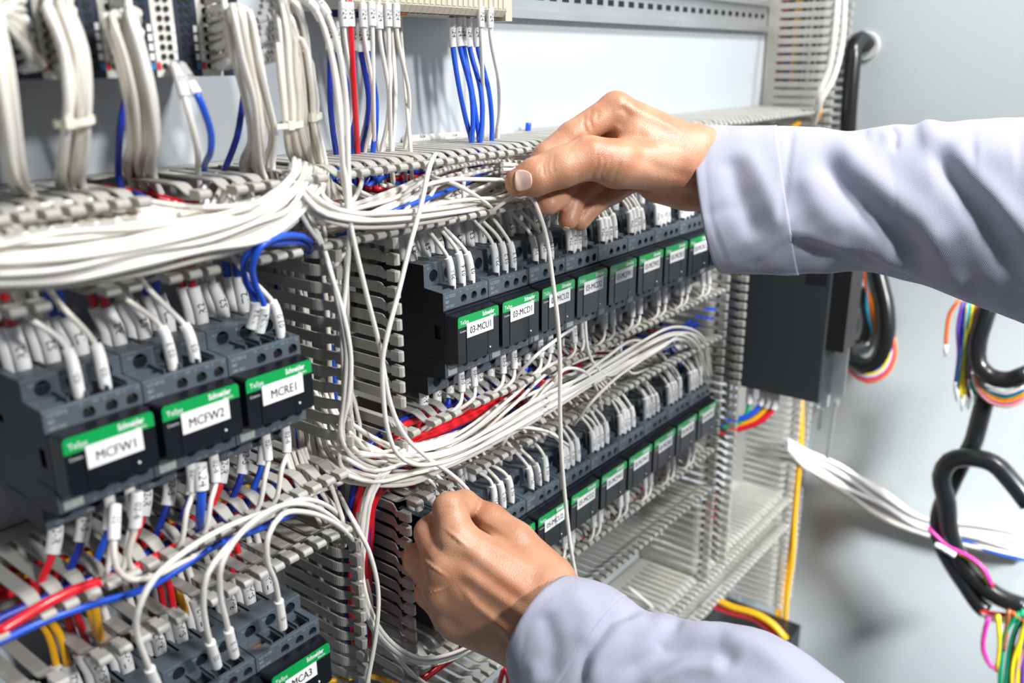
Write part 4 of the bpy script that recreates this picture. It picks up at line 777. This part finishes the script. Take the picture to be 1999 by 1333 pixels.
for i, m in enumerate([RED, WHITE, PINK_W, WHITE]):
    wx([(1912 + i * 2, 1190 + i * 3), (1930, 1200 + i * 4 - 4), (1965, 1206 + i * 4 - 6), (1990, 1205 + i * 4 - 8)], 2.8, m, 'coloured_wire', '%s wire wrapped under the black cables at the lower right' % ['red', 'upper white', 'pink', 'lower white'][i], x=672, cat='wire')
wx([(1812, 1030), (1830, 1048), (1845, 1062), (1862, 1072), (1890, 1085), (1920, 1110), (1935, 1142)], 2.2, MAG_W, 'magenta_wire', 'magenta wire crossing in front of the black cables', x=668, cat='wire')
wx([(1872, 1078), (1895, 1092), (1918, 1115), (1930, 1140)], 2.4, LEMON, 'yellow_wire', 'yellow wire crossing in front of the black cables', x=670, cat='wire')
wx([(1868, 1080), (1895, 1088), (1922, 1112), (1937, 1145)], 2.6, RED, 'red_wire', 'red wire crossing in front of the black cables', x=672, cat='wire')
for i in range(3):
    wx([(1825 + i * 12, 1062 + i * 7), (1845 + i * 10, 1072 + i * 6)], 3.2, SLEEVE, 'splice_sleeve', 'small white splice sleeve on the crossing thin wires, %s one' % ['left', 'middle', 'right'][i], x=664, cat='sleeve')
rnd = random.Random(3)
for i in range(15):
    s = (i - 7) * 2.2 + rnd.uniform(-3, 3); w1, w2, w3 = [rnd.uniform(-7, 7) for _ in range(3)]; d1 = rnd.uniform(-14, 0)
    wx([(1538, 868 + s * .5, -30), (1570, 895 + s, 0), (1640, 938 + s * 1.4 + w1, 30 + d1), (1720, 985 + s * 1.6 + w2, 45 + d1), (1800, 1028 + s * 1.0, 50 + d1), (1900, 1048 + s * 1.4 + w3, 50 + d1), (2010, 1072 + s * 1.6 + w1, 50)], 3.3, [WHITE, SLEEVE, IVORY][i % 3], 'white_cable', 'white cable of the flat bundle running along the side wall', cat='cable', group='white cables along the side wall', n=8)
wx([(1870, 1052, 40), (1940, 1078, 40), (2010, 1095, 40)], 2.2, BLUE, 'blue_wire', 'blue wire under the white bundle at the right edge', cat='wire')
for i, g in enumerate([[(1564, 770, 0), (1563, 850, 0), (1561, 900, 0), (1552, 1000, 0), (1546, 1100, 0), (1538, 1150, 0), (1532, 1235, 0)], [(1558, 900, 6), (1545, 960, 10), (1538, 1010, 12)], [(1566, 780, 8), (1565, 870, 8), (1558, 940, 8), (1544, 1060, 8), (1528, 1160, 10), (1520, 1230, 10)], [(1524, 1090, 20), (1520, 1150, 22), (1514, 1225, 22)]]):
    wx(g, [3.4, 2.6, 2.6, 2.6][i], YEL, 'yellow_cable', ['front yellow cable falling beside the tall trunking', 'short yellow cable behind the white bundle', 'thin yellow cable falling beside the tall trunking', 'yellow cable at the foot of the tall trunking'][i])
wx([(1395, 1168, 0), (1430, 1185, 0), (1475, 1198, 0), (1508, 1218, 0), (1535, 1248, 0)], 4.6, YEL, 'yellow_cable', 'thick yellow cable bending over the black box', x=600)
wx([(1385, 1180, 0), (1430, 1196, 0), (1475, 1208, 0), (1505, 1230, 0), (1528, 1250, 0)], 4.4, RED, 'red_cable', 'thick red cable bending over the black box', x=602)
c = PX(1492, 1214, 660)
mb = MB(); mb.hexa([c + A(*q) for q in ((-60, -42, -50), (30, -42, -50), (30, 70, -50), (-60, 70, -50), (-60, -42, -4), (30, -42, -4), (30, 70, -4), (-60, 70, -4))])
o = mb.build('black_box', BLACKC, label='black box at the foot of the trunking, under the yellow and red cables', cat='box')
for i, (g) in enumerate([[(1225, 1145, 60), (1262, 1175, 40), (1285, 1200, 40)]]): wire([PY(*p) for p in g], 2, SLEEVE, 'white_wire', 'white wire end lying in the empty bottom trunking')
family([(1290, 1150, 80), (1350, 1110, 80), (1400, 1090, 80)], 3, 14, 6, [LEMON], 'yellow_wire', 'thin yellow wire in the empty bottom trunking', 'thin yellow wires in the bottom trunking', r=1.2, seed=61)
family([(1385, 870, 60), (1388, 960, 60), (1385, 1060, 62), (1378, 1110, 70)], 3, 10, 6, [RED, NAVY, YEL], 'coloured_wire', 'coloured wire inside the right upright trunking', 'coloured wires inside the right upright trunking', r=1.8, seed=62)
family([(1448, 560, 60), (1430, 700, 60), (1420, 850, 62)], 3, 8, 6, [BLUE, NAVY, WHITE], 'coloured_wire', 'wire in the upper part of the right upright trunking', 'wires in the upper right upright trunking', r=1.8, seed=63)
STUFF.build('white_wires', [WHITE, IVORY, SLEEVE, INK], smooth=True, angle=50, label='mass of further white wires deep in the trunkings and at the far contactors', cat='wires', kind='stuff')

mb = MB(); p0 = PY(790, 272, 96); p1 = PY(1000, 262, 96)
mb.tube([p0, p0 * .5 + p1 * .5 + A(0, 0, .6), p1], 3.0, 12, 0)
for q in (.1, .38, .7): put_text(mb, 'N24', 3.2, p0 * (1 - q) + p1 * q + A(0, -3.15, .6), (1, 0, 0), (0, 0, 1), 1)
mb.build('marker_tube', [SLEEVE, INK], smooth=True, angle=50, label='white marker tube lying on the long trunking against the panel', cat='tube')
wire([PY(1030, 258, 90), PY(1031, 250, 90), PY(1032, 240, 90)], 2.4, BLUE, 'blue_wire', 'short blue wire stub on the long trunking above the thumb')
# ------------------------------------------------------------ person: two hands and two shirt sleeves
def C3(px, py, dep): return np.array([(px - 999.5) * dep / FPX, (py - 666.5) * dep / FPX, dep])
def smin(a, b, k):
    h = np.clip(.5 + .5 * (b - a) / k, 0, 1); return b * (1 - h) + a * h - k * h * (1 - h)
def cone(G, a, b):
    pa, ra = C3(*a[:3]), a[3]; pb, rb = C3(*b[:3]), b[3]
    d = pb - pa; t = np.clip(((G - pa) @ d) / (d @ d), 0, 1)
    return np.linalg.norm(G - pa - t[..., None] * d, axis=-1) - (ra + (rb - ra) * t)
def chain(G, pts, k):
    f = None
    for i in range(len(pts) - 1):
        c = cone(G, pts[i], pts[i + 1]); f = c if f is None else smin(f, c, k)
    return f
class Hand:
    def __init__(s, palm, fingers, kp=9, kf=4.5): s.palm, s.fingers, s.kp, s.kf = palm, fingers, kp, kf
    def field(s, G):
        P = None
        for a, b in s.palm:
            c = cone(G, a, b); P = c if P is None else smin(P, c, s.kp)
        out = P
        for f in s.fingers:
            F = chain(G, f, 2.2); out = np.minimum(out, smin(P, F, s.kf))
        return out
def surface_nets(H, lo, hi, h):
    n = [int((hi[i] - lo[i]) / h) + 2 for i in range(3)]
    ax = [lo[i] + h * np.arange(n[i]) for i in range(3)]
    F = np.empty(n, np.float32)
    for i in range(n[0]):
        g = np.stack(np.meshgrid(ax[0][i:i + 1], ax[1], ax[2], indexing='ij'), -1)[0]; F[i] = H.field(g)
    I = F < 0
    cs = [(a, b, c) for a in (0, 1) for b in (0, 1) for c in (0, 1)]
    sl = lambda A_, c: A_[c[0]:n[0] - 1 + c[0], c[1]:n[1] - 1 + c[1], c[2]:n[2] - 1 + c[2]]
    cnt = sum(sl(I, c).astype(np.int8) for c in cs); act = (cnt > 0) & (cnt < 8)
    idx = -np.ones(act.shape, np.int64); ii = np.argwhere(act); idx[act] = np.arange(len(ii))
    acc = np.zeros((len(ii), 3)); num = np.zeros(len(ii))
    for a in range(8):
        for b in range(a + 1, 8):
            ca, cb = cs[a], cs[b]
            if sum(abs(ca[q] - cb[q]) for q in range(3)) != 1: continue
            fa = F[ii[:, 0] + ca[0], ii[:, 1] + ca[1], ii[:, 2] + ca[2]]; fb = F[ii[:, 0] + cb[0], ii[:, 1] + cb[1], ii[:, 2] + cb[2]]
            m = (fa < 0) != (fb < 0); t = np.where(m, fa / np.where(m, fa - fb, 1), 0)
            p = np.array(ca)[None] + t[:, None] * (np.array(cb) - np.array(ca))[None]
            acc[m] += p[m]; num[m] += 1
    V_ = (ii + acc / num[:, None]) * h + np.array(lo)[None]
    faces = []
    for axn in range(3):
        o1, o2 = [(1, 2), (2, 0), (0, 1)][axn]
        d = [0, 0, 0]; d[axn] = 1
        A0 = I[:n[0] - d[0], :n[1] - d[1], :n[2] - d[2]]; A1 = I[d[0]:, d[1]:, d[2]:]
        e = np.argwhere(A0 != A1); e = e[(e[:, o1] > 0) & (e[:, o2] > 0) & (e[:, o1] < n[o1] - 1) & (e[:, o2] < n[o2] - 1)]
        ins = I[e[:, 0], e[:, 1], e[:, 2]]
        def at(da, db):
            q = e.copy(); q[:, o1] -= da; q[:, o2] -= db; return idx[q[:, 0], q[:, 1], q[:, 2]]
        q = np.stack([at(1, 1), at(0, 1), at(0, 0), at(1, 0)], 1); q[~ins] = q[~ins][:, ::-1]
        faces.append(q)
    return V_, np.concatenate(faces)
def to_px(Vc): return np.stack([Vc[:, 0] / Vc[:, 2] * FPX + 999.5, Vc[:, 1] / Vc[:, 2] * FPX + 666.5], 1)
def dist_poly(Q, poly):
    best = np.full(len(Q), 1e9); par = np.zeros(len(Q)); tot = len(poly) - 1
    for i in range(tot):
        a, b = np.array(poly[i], float), np.array(poly[i + 1], float); d = b - a
        t = np.clip(((Q - a) @ d) / (d @ d), 0, 1); r = np.linalg.norm(Q - a - t[:, None] * d, axis=1)
        m = r < best; best[m] = r[m]; par[m] = (i + t[m]) / tot
    return best, par
def relief(Q, items):
    """sum of ridges (+) and creases (-): (polyline px, amplitude mm, width px)"""
    out = np.zeros(len(Q))
    for poly, amp, wd in items:
        d, t = dist_poly(Q, poly); out += amp * np.exp(-(d / wd) ** 2) * np.clip(np.minimum(t, 1 - t) * 6 + .15, 0, 1)
    return out
def cam_mesh(name, Vc, F, mats, items=None, smooth_it=0):
    me = bpy.data.meshes.new(name)
    Vc = np.array(Vc, float); F = np.array(F)
    for _ in range(smooth_it):
        acc = np.zeros_like(Vc); c = np.zeros(len(Vc))
        for a, b in ((0, 1), (1, 2), (2, 3), (3, 0)):
            np.add.at(acc, F[:, a], Vc[F[:, b]]); np.add.at(acc, F[:, b], Vc[F[:, a]]); np.add.at(c, F[:, a], 1); np.add.at(c, F[:, b], 1)
        Vc = Vc * .5 + .5 * acc / c[:, None]
    if items:
        n = np.cross(Vc[F[:, 2]] - Vc[F[:, 0]], Vc[F[:, 3]] - Vc[F[:, 1]]); N = np.zeros_like(Vc)
        for k in range(4): np.add.at(N, F[:, k], n)
        N /= np.linalg.norm(N, axis=1)[:, None] + 1e-9
        vd = Vc / np.linalg.norm(Vc, axis=1)[:, None]; facing = -(N * vd).sum(1)
        if facing.mean() < 0 and False: N = -N
        r = 1.1 * relief(to_px(Vc), items) * np.clip(facing * 2.5, 0, 1)
        Vc = Vc + N * r[:, None]
    Wd = CAM[None] + Vc @ ROT           # rotate back to world (ROT orthonormal)
    me.from_pydata([tuple(p * S) for p in Wd], [], [tuple(int(i) for i in f) for f in F])
    for m in mats: me.materials.append(m)
    me.polygons.foreach_set('use_smooth', [True] * len(me.polygons)); me.update()
    return me
SKIN = bpy.data.materials.new('skin'); SKIN.use_nodes = True
nt = SKIN.node_tree; b_ = nt.nodes['Principled BSDF']
b_.inputs['Roughness'].default_value = .42; b_.inputs['Subsurface Weight'].default_value = .12; b_.inputs['Subsurface Radius'].default_value = (1, .3, .15); b_.inputs['Subsurface Scale'].default_value = .003
tc = nt.nodes.new('ShaderNodeTexCoord'); n1 = nt.nodes.new('ShaderNodeTexNoise'); n1.inputs['Scale'].default_value = 55; n1.inputs['Detail'].default_value = 5
rp = nt.nodes.new('ShaderNodeValToRGB'); rp.color_ramp.elements[0].position = .3; rp.color_ramp.elements[0].color = (.50, .21, .115, 1); rp.color_ramp.elements[1].position = .68; rp.color_ramp.elements[1].color = (.60, .33, .205, 1)
n2 = nt.nodes.new('ShaderNodeTexNoise'); n2.inputs['Scale'].default_value = 900; n2.inputs['Detail'].default_value = 3
vo = nt.nodes.new('ShaderNodeTexVoronoi'); vo.inputs['Scale'].default_value = 1100
ad = nt.nodes.new('ShaderNodeMath'); ad.operation = 'ADD'
bp = nt.nodes.new('ShaderNodeBump'); bp.inputs['Strength'].default_value = .3; bp.inputs['Distance'].default_value = .0004
for a, b in ((tc.outputs['Object'], n1.inputs['Vector']), (tc.outputs['Object'], n2.inputs['Vector']), (tc.outputs['Object'], vo.inputs['Vector']), (n1.outputs['Fac'], rp.inputs['Fac']), (rp.outputs[0], b_.inputs['Base Color']),
             (n2.outputs['Fac'], ad.inputs[0]), (vo.outputs['Distance'], ad.inputs[1]), (ad.outputs[0], bp.inputs['Height']), (bp.outputs[0], b_.inputs['Normal'])): nt.links.new(a, b)
NAIL = mat('fingernail', (.78, .55, .45), .28, coat=.2)
FAB = bpy.data.materials.new('shirt_fabric'); FAB.use_nodes = True
nt = FAB.node_tree; b_ = nt.nodes['Principled BSDF']; b_.inputs['Roughness'].default_value = .85; b_.inputs['Specular IOR Level'].default_value = .2; b_.inputs['Sheen Weight'].default_value = .15
tc = nt.nodes.new('ShaderNodeTexCoord'); mp = nt.nodes.new('ShaderNodeMapping'); mp.inputs['Rotation'].default_value = (.2, .6, .7)
wv = nt.nodes.new('ShaderNodeTexWave'); wv.inputs['Scale'].default_value = 420; wv.inputs['Distortion'].default_value = 1.2; wv.inputs['Detail'].default_value = 2
n1 = nt.nodes.new('ShaderNodeTexNoise'); n1.inputs['Scale'].default_value = 1400
rp = nt.nodes.new('ShaderNodeValToRGB'); rp.color_ramp.elements[0].color = (.375, .38, .49, 1); rp.color_ramp.elements[1].color = (.455, .46, .57, 1)
ad = nt.nodes.new('ShaderNodeMath'); ad.operation = 'ADD'; bp = nt.nodes.new('ShaderNodeBump'); bp.inputs['Strength'].default_value = .35; bp.inputs['Distance'].default_value = .0003
for a, b in ((tc.outputs['Object'], mp.inputs['Vector']), (mp.outputs[0], wv.inputs['Vector']), (tc.outputs['Object'], n1.inputs['Vector']), (wv.outputs['Fac'], ad.inputs[0]), (n1.outputs['Fac'], ad.inputs[1]), (ad.outputs[0], bp.inputs['Height']), (bp.outputs[0], b_.inputs['Normal']), (n1.outputs['Fac'], rp.inputs['Fac']), (rp.outputs[0], b_.inputs['Base Color'])): nt.links.new(a, b)

person = empty('person', (420, -260, -20), 'person in a lavender work shirt reaching in with both hands, holding white wires', 'person')
def attach(o): o.parent = person; o.matrix_parent_inverse = Matrix.Translation(-person.location)
def nail(H, quad, off=.22, nu=10, nv=10, dmin=540, over=0.0, curve=.0):
    """patch lying on the hand surface inside a px quad (tl,tr,br,bl)"""
    q = [np.array(p, float) for p in quad]; V_ = []; last = None
    for j in range(nv + 1):
        for i in range(nu + 1):
            u, v = i / nu, j / nv
            # round the corners
            uu = (u - .5) * 2; vv = (v - .5) * 2; s_ = 1 - .22 * (uu * uu * vv * vv)
            uu, vv = uu * s_, vv * s_; u2, v2 = uu / 2 + .5, vv / 2 + .5
            p = q[0] * (1 - u2) * (1 - v2) + q[1] * u2 * (1 - v2) + q[2] * u2 * v2 + q[3] * (1 - u2) * v2
            d = np.array([(p[0] - 999.5) / FPX, (p[1] - 666.5) / FPX, 1.0]); t = dmin; ok = False
            for _ in range(60):
                f = float(H.field((d * t)[None])[0])
                if f < .05: ok = True; break
                t += max(f, .1) * .9
                if t > dmin + 60: break
            if not ok: t = last if last is not None else dmin + 10
            last = t; V_.append(d * (t - off))
    F = [(j * (nu + 1) + i, j * (nu + 1) + i + 1, (j + 1) * (nu + 1) + i + 1, (j + 1) * (nu + 1) + i) for j in range(nv) for i in range(nu)]
    return np.array(V_), F
# upper hand, seen from the thumb side
UH = Hand(
    palm=[((1360, 302, 616, 19.5), (1480, 312, 632, 18)), ((1365, 357, 626, 19.5), (1480, 370, 642, 19)),
          ((1345, 300, 612, 19), (1202, 212, 594, 10.8)), ((1345, 315, 626, 18), (1228, 240, 610, 11.5)), ((1350, 340, 634, 18), (1245, 285, 624, 11.5)), ((1350, 357, 636, 17), (1255, 330, 634, 11.5)),
          ((1330, 362, 622, 16.5), (1285, 352, 622, 16)), ((1325, 322, 604, 18), (1205, 322, 582, 15.5)), ((1230, 262, 596, 13), (1300, 300, 606, 17))],
    fingers=[[(1205, 318, 580, 15.5), (1150, 308, 573, 14.2), (1095, 327, 569, 13.4), (1045, 345, 567, 12.4), (1013, 356, 567, 9.4)],
             [(1202, 212, 594, 10.8), (1116, 266, 588, 9.8), (1066, 306, 584, 9.2), (1034, 345, 582, 7.8)],
             [(1228, 240, 610, 11.5), (1125, 335, 607, 9.6), (1088, 385, 596, 8.8), (1070, 398, 588, 8)],
             [(1245, 285, 624, 11.5), (1155, 358, 614, 9.2), (1120, 388, 604, 8.3), (1109, 430, 600, 7)],
             [(1255, 330, 634, 11.5), (1195, 375, 622, 8.6), (1158, 398, 614, 8), (1132, 432, 610, 6.8)]])
LH = Hand(
    palm=[((1075, 1176, 528, 19.5), (1210, 1262, 512, 22)), ((1036, 1250, 534, 19.5), (1160, 1345, 520, 22)),
          ((1055, 1165, 528, 18.5), (893, 1056, 532, 12.5)), ((1045, 1190, 526, 18.5), (868, 1104, 531, 12.3)), ((1035, 1220, 530, 18), (864, 1152, 535, 12)), ((1030, 1245, 536, 17), (880, 1195, 542, 11.5)),
          ((1020, 1258, 542, 14), (895, 1216, 548, 12)), ((1070, 1130, 538, 16), (1005, 1058, 548, 12.5))],
    fingers=[[(893, 1056, 532, 12.2), (878, 994, 540, 10.6), (906, 984, 556, 9.2), (928, 992, 566, 7.6)],
             [(868, 1104, 531, 12), (841, 1040, 546, 10.4), (866, 1015, 564, 9), (895, 1006, 573, 8)],
             [(864, 1152, 535, 11.8), (819, 1092, 552, 10.4), (846, 1066, 572, 9), (880, 1050, 582, 8)],
             [(880, 1195, 542, 11.2), (838, 1158, 558, 9.3), (852, 1125, 574, 8), (880, 1100, 582, 7)],
             [(1005, 1058, 548, 12.5), (958, 1014, 556, 10.3), (922, 994, 566, 8.2)]])
UIT = [([(1066, 305), (1060, 325), (1064, 348)], -.55, 3), ([(1073, 302), (1068, 322), (1072, 345)], -.45, 3), ([(1082, 300), (1078, 320), (1081, 340)], -.35, 3), ([(1056, 315), (1052, 335)], -.3, 3),
       ([(1168, 296), (1166, 322), (1152, 352)], -.45, 3), ([(1183, 318), (1174, 338), (1172, 354)], -.6, 3), ([(1192, 300), (1190, 320), (1178, 350)], -.35, 4), ([(1212, 316), (1200, 340), (1196, 356)], -.4, 3), ([(1176, 300), (1180, 318)], -.3, 3),
       ([(1142, 222), (1140, 245), (1148, 262)], -.6, 4), ([(1156, 210), (1150, 232), (1158, 256)], -.5, 4), ([(1168, 215), (1165, 235)], -.35, 4), ([(1200, 195), (1260, 225), (1340, 262)], .9, 9), ([(1215, 205), (1225, 225), (1205, 250)], -1.0, 9), ([(1250, 250), (1310, 290), (1360, 310)], .7, 12),
       ([(1235, 300), (1290, 330), (1360, 350)], -.9, 14), ([(1075, 395), (1060, 392)], -.3, 3), ([(1135, 265), (1120, 280), (1108, 292)], -.5, 4), ([(1305, 370), (1360, 385)], -.8, 8), ([(1098, 372), (1122, 382)], -.4, 3)]
LIT = [([(893, 1056), (960, 1110), (1040, 1170)], .9, 13), ([(900, 1110), (970, 1160), (1040, 1210)], 1.0, 13), ([(870, 1152), (950, 1200), (1000, 1240)], .6, 12), ([(890, 1082), (960, 1135), (1030, 1185)], -.6, 13), ([(885, 1128), (940, 1165), (1000, 1215)], -.7, 13),
       ([(900, 1145), (930, 1180), (985, 1225), (1003, 1262)], .7, 7), ([(940, 1060), (1000, 1100), (1060, 1130)], -.7, 14), ([(862, 985), (890, 978)], -.3, 3), ([(858, 992), (888, 990)], -.3, 3), ([(818, 1075), (845, 1100)], -.6, 5), ([(850, 1060), (860, 1075)], -.8, 7),
       ([(893, 1046), (888, 1052)], 1.4, 20), ([(853, 1108), (850, 1112)], 1.3, 18), ([(850, 1150), (852, 1156)], 1.2, 17), ([(905, 1010), (950, 1030), (1000, 1060)], -.7, 7)]
def hand(H, lo, hi, items, name, label):
    V_, F = surface_nets(H, lo, hi, 1.05); me = cam_mesh(name, V_, F, [SKIN], items, 3)
    o = link(name, me, None, label=label); attach(o); return o
uh = hand(UH, C3(960, 140, 590) * A(1.02, 1.02, 1) - A(8, 8, 50), np.array([205, -60, 690]), UIT, 'hand', 'upper hand pinching a white wire between thumb and forefinger')
lh = hand(LH, np.array([-78, 85, 500]), np.array([90, 232, 600]), LIT, 'hand', 'lower hand, knuckles towards the camera, reaching behind the trunking')
for (H, quad, par, lab, dm) in ((UH, [(1003, 330), (1038, 334), (1040, 368), (1006, 377)], uh, 'thumb nail', 540), (UH, [(1099, 441), (1113, 444), (1110, 452), (1100, 450)], uh, None, 570)):
    V_, F = nail(H, quad, dmin=dm); me = cam_mesh('fingernail', V_, F, [NAIL])
    o = bpy.data.objects.new('fingernail', me); COL.objects.link(o); o.parent = par
    sm = o.modifiers.new('s', 'SOLIDIFY'); sm.thickness = .0005
    if lab: o['label'] = lab
def resample(P, n):
    P = np.array(P, float); L = np.concatenate([[0], np.cumsum(np.linalg.norm(np.diff(P[:, :2], axis=0), axis=1))]); t = np.linspace(0, L[-1], n)
    sp = np.array(spline([A(*p) for p in P], 12)); Ls = np.concatenate([[0], np.cumsum(np.linalg.norm(np.diff(sp[:, :2], axis=0), axis=1))]); t = np.linspace(0, Ls[-1], n)
    return np.stack([np.interp(t, Ls, sp[:, k]) for k in range(sp.shape[1])], 1)
def sleeve(T, B, dep, half, bulge, folds, step=None, i0=0, i1=None, n=150, m=110, grow=0.0, seed=0):
    """T, B upper and lower outline; dep [(px x, depth)] ; near side theta in (0,pi)"""
    T, B = resample(T, n), resample(B, n); V_ = []; i1 = n if i1 is None else i1; rnd = np.random.RandomState(seed)
    for i in range(i0, i1):
        s = i / (n - 1); d0 = np.interp(s, [p[0] for p in dep], [p[1] for p in dep]); hd = np.interp(s, [p[0] for p in half], [p[1] for p in half]); bl = np.array(bulge) * max(0, 1 - i / 36)
        mid = (T[i] + B[i]) / 2; hv = (T[i] - B[i]) / 2
        for j in range(m):
            th = 2 * PI * j / m; c, q = math.cos(th), math.sin(th)
            cc = np.sign(c) * abs(c) ** .9; qq = np.sign(q) * abs(q) ** .85
            g = 1 + grow
            p = mid + hv * cc * g + bl * max(q, 0) + (bl * -.25) * max(-q, 0); V_.append(C3(p[0], p[1], d0 - hd * g * qq))
    V_ = np.array(V_); k = i1 - i0
    F = np.array([(a * m + b, a * m + (b + 1) % m, (a + 1) * m + (b + 1) % m, (a + 1) * m + b) for a in range(k - 1) for b in range(m)])
    N = np.cross(V_[F[:, 2]] - V_[F[:, 0]], V_[F[:, 3]] - V_[F[:, 1]]); ctr = V_[F].mean(1)
    VN = np.zeros_like(V_)
    for q in range(4): np.add.at(VN, F[:, q], N)
    VN /= np.linalg.norm(VN, axis=1)[:, None] + 1e-9
    cen = V_.reshape(k, m, 3).mean(1).repeat(m, 0)
    if ((V_ - cen) * VN).sum(1).mean() < 0: VN = -VN; F = F[:, ::-1]
    Q = to_px(V_); near = np.clip(-(VN * V_ / np.linalg.norm(V_, axis=1)[:, None]).sum(1) * 3, 0, 1)
    V_ = V_ + VN * (relief(Q, folds) * near)[:, None]
    if step is not None:
        X = np.array([p[0] for p in step]); Y = np.array([p[1] for p in step]); yl = np.interp(Q[:, 0], X, Y)
        msk = 1 / (1 + np.exp(-(Q[:, 1] - yl) / 2.5)) * near * ((Q[:, 0] > X[0]) & (Q[:, 0] < X[-1]))
        V_[:, 2] += 7 * msk; V_[:, 0] *= (1 + 7 * msk / V_[:, 2]); V_[:, 1] *= (1 + 7 * msk / V_[:, 2])
    # mild cloth undulation, in object space
    V_ += VN * (0.35 * np.sin(V_[:, 0] * .23 + V_[:, 1] * .11) * np.sin(V_[:, 1] * .17 + V_[:, 2] * .21))[:, None]
    return V_, F
UT = [(1368, 245), (1450, 247), (1545, 246), (1600, 249), (1665, 256), (1700, 250), (1740, 243), (1785, 243), (1808, 234), (1845, 237), (1920, 232), (2080, 224), (2240, 214), (2420, 200)]
UB = [(1408, 532), (1480, 534), (1550, 536), (1620, 533), (1690, 530), (1740, 541), (1785, 552), (1830, 566), (1870, 583), (1920, 602), (1990, 628), (2120, 680), (2260, 730), (2440, 790)]
UF = [([(1600, 290), (1640, 350), (1700, 415), (1760, 465), (1820, 535)], -6.5, 24), ([(1625, 270), (1700, 350), (1790, 420), (1850, 500)], 4.5, 30), ([(1820, 270), (1860, 340), (1920, 420), (2010, 560)], -6.5, 28), ([(1800, 240), (1850, 290), (1930, 380), (2050, 500)], 4, 26),
      ([(1735, 244), (1748, 262), (1746, 295)], -2.2, 8), ([(1690, 260), (1720, 256), (1740, 275)], 1.6, 14), ([(1560, 330), (1600, 400), (1660, 460)], 2.5, 26), ([(1425, 300), (1440, 370), (1480, 470)], -4.0, 22), ([(1455, 290), (1500, 380), (1530, 450)], 2.5, 20), ([(1375, 420), (1440, 400)], -1.2, 10),
      ([(1548, 247), (1535, 350), (1522, 440)], -1.6, 5), ([(1540, 247), (1527, 350), (1512, 440)], -.7, 3), ([(1380, 250), (1376, 330), (1388, 430), (1420, 520)], -.7, 4), ([(1900, 300), (1990, 300)], 2, 30), ([(1700, 490), (1800, 520), (1900, 570)], 3, 22), ([(1560, 480), (1680, 500), (1830, 572)], -2.5, 8)]
ST = [(1408, 531), (1440, 522), (1490, 500), (1545, 463), (1575, 468), (1620, 488), (1700, 520), (1770, 548), (1850, 584)]
dep = [(0, 622), (.34, 606), (.67, 566), (1, 535)]; half = [(0, 34), (.24, 38), (.67, 50), (1, 56)]
V_, F = sleeve(UT, UB, dep, half, (-24, 0), UF, ST, n=221); me = cam_mesh('shirt_sleeve', V_, F, [FAB]); us = link('shirt_sleeve', me); attach(us); md = us.modifiers.new('s', 'SOLIDIFY'); md.thickness = .0009; md.offset = -1
V_, F = sleeve(UT, UB, dep, half, (-24, 0), UF, ST, n=221, i0=0, i1=32, grow=.012); me = cam_mesh('cuff', V_, F, [FAB]); cu = link('cuff', me, us); md = cu.modifiers.new('s', 'SOLIDIFY'); md.thickness = .0011; md.offset = -1
LT = [(1117, 1124), (1180, 1141), (1230, 1169), (1265, 1194), (1300, 1196), (1340, 1212), (1385, 1213), (1430, 1217), (1480, 1227), (1525, 1245), (1573, 1275), (1620, 1310), (1690, 1365), (1800, 1450)]
LB = [(1003, 1316), (1015, 1400), (1040, 1450), (1080, 1490), (1120, 1530), (1160, 1560), (1200, 1590), (1250, 1620), (1300, 1640), (1360, 1670), (1420, 1700), (1480, 1740), (1560, 1800), (1700, 1880)]
LF = [([(1130, 1345), (1146, 1275), (1192, 1212), (1250, 1192)], -2.6, 9), ([(1150, 1345), (1170, 1285), (1215, 1225), (1270, 1205)], 3.0, 18), ([(1205, 1325), (1290, 1272), (1400, 1262), (1440, 1300)], -4.5, 22), ([(1250, 1345), (1330, 1300), (1420, 1300)], 3, 16), ([(1300, 1215), (1380, 1235), (1470, 1260), (1560, 1320)], 3.5, 22),
      ([(1060, 1190), (1080, 1260), (1075, 1330)], -2.6, 20), ([(1040, 1290), (1045, 1340)], 1.5, 14), ([(1110, 1150), (1150, 1200), (1140, 1260)], 1.5, 22), ([(1330, 1212), (1300, 1240), (1285, 1262)], -2, 14), ([(1124, 1134), (1076, 1160), (1044, 1192), (1027, 1230), (1016, 1290)], -.6, 4)]
dep = [(0, 530), (.3, 512), (1, 460)]; half = [(0, 36), (.4, 42), (1, 52)]
V_, F = sleeve(LT, LB, dep, half, (-44, -12), LF, None, n=130); me = cam_mesh('shirt_sleeve', V_, F, [FAB]); ls = link('shirt_sleeve', me); attach(ls); md = ls.modifiers.new('s', 'SOLIDIFY'); md.thickness = .0009; md.offset = -1
V_, F = sleeve(LT, LB, dep, half, (-44, -12), LF, None, n=130, i0=0, i1=20, grow=.012); me = cam_mesh('cuff', V_, F, [FAB]); cu = link('cuff', me, ls); md = cu.modifiers.new('s', 'SOLIDIFY'); md.thickness = .0011; md.offset = -1
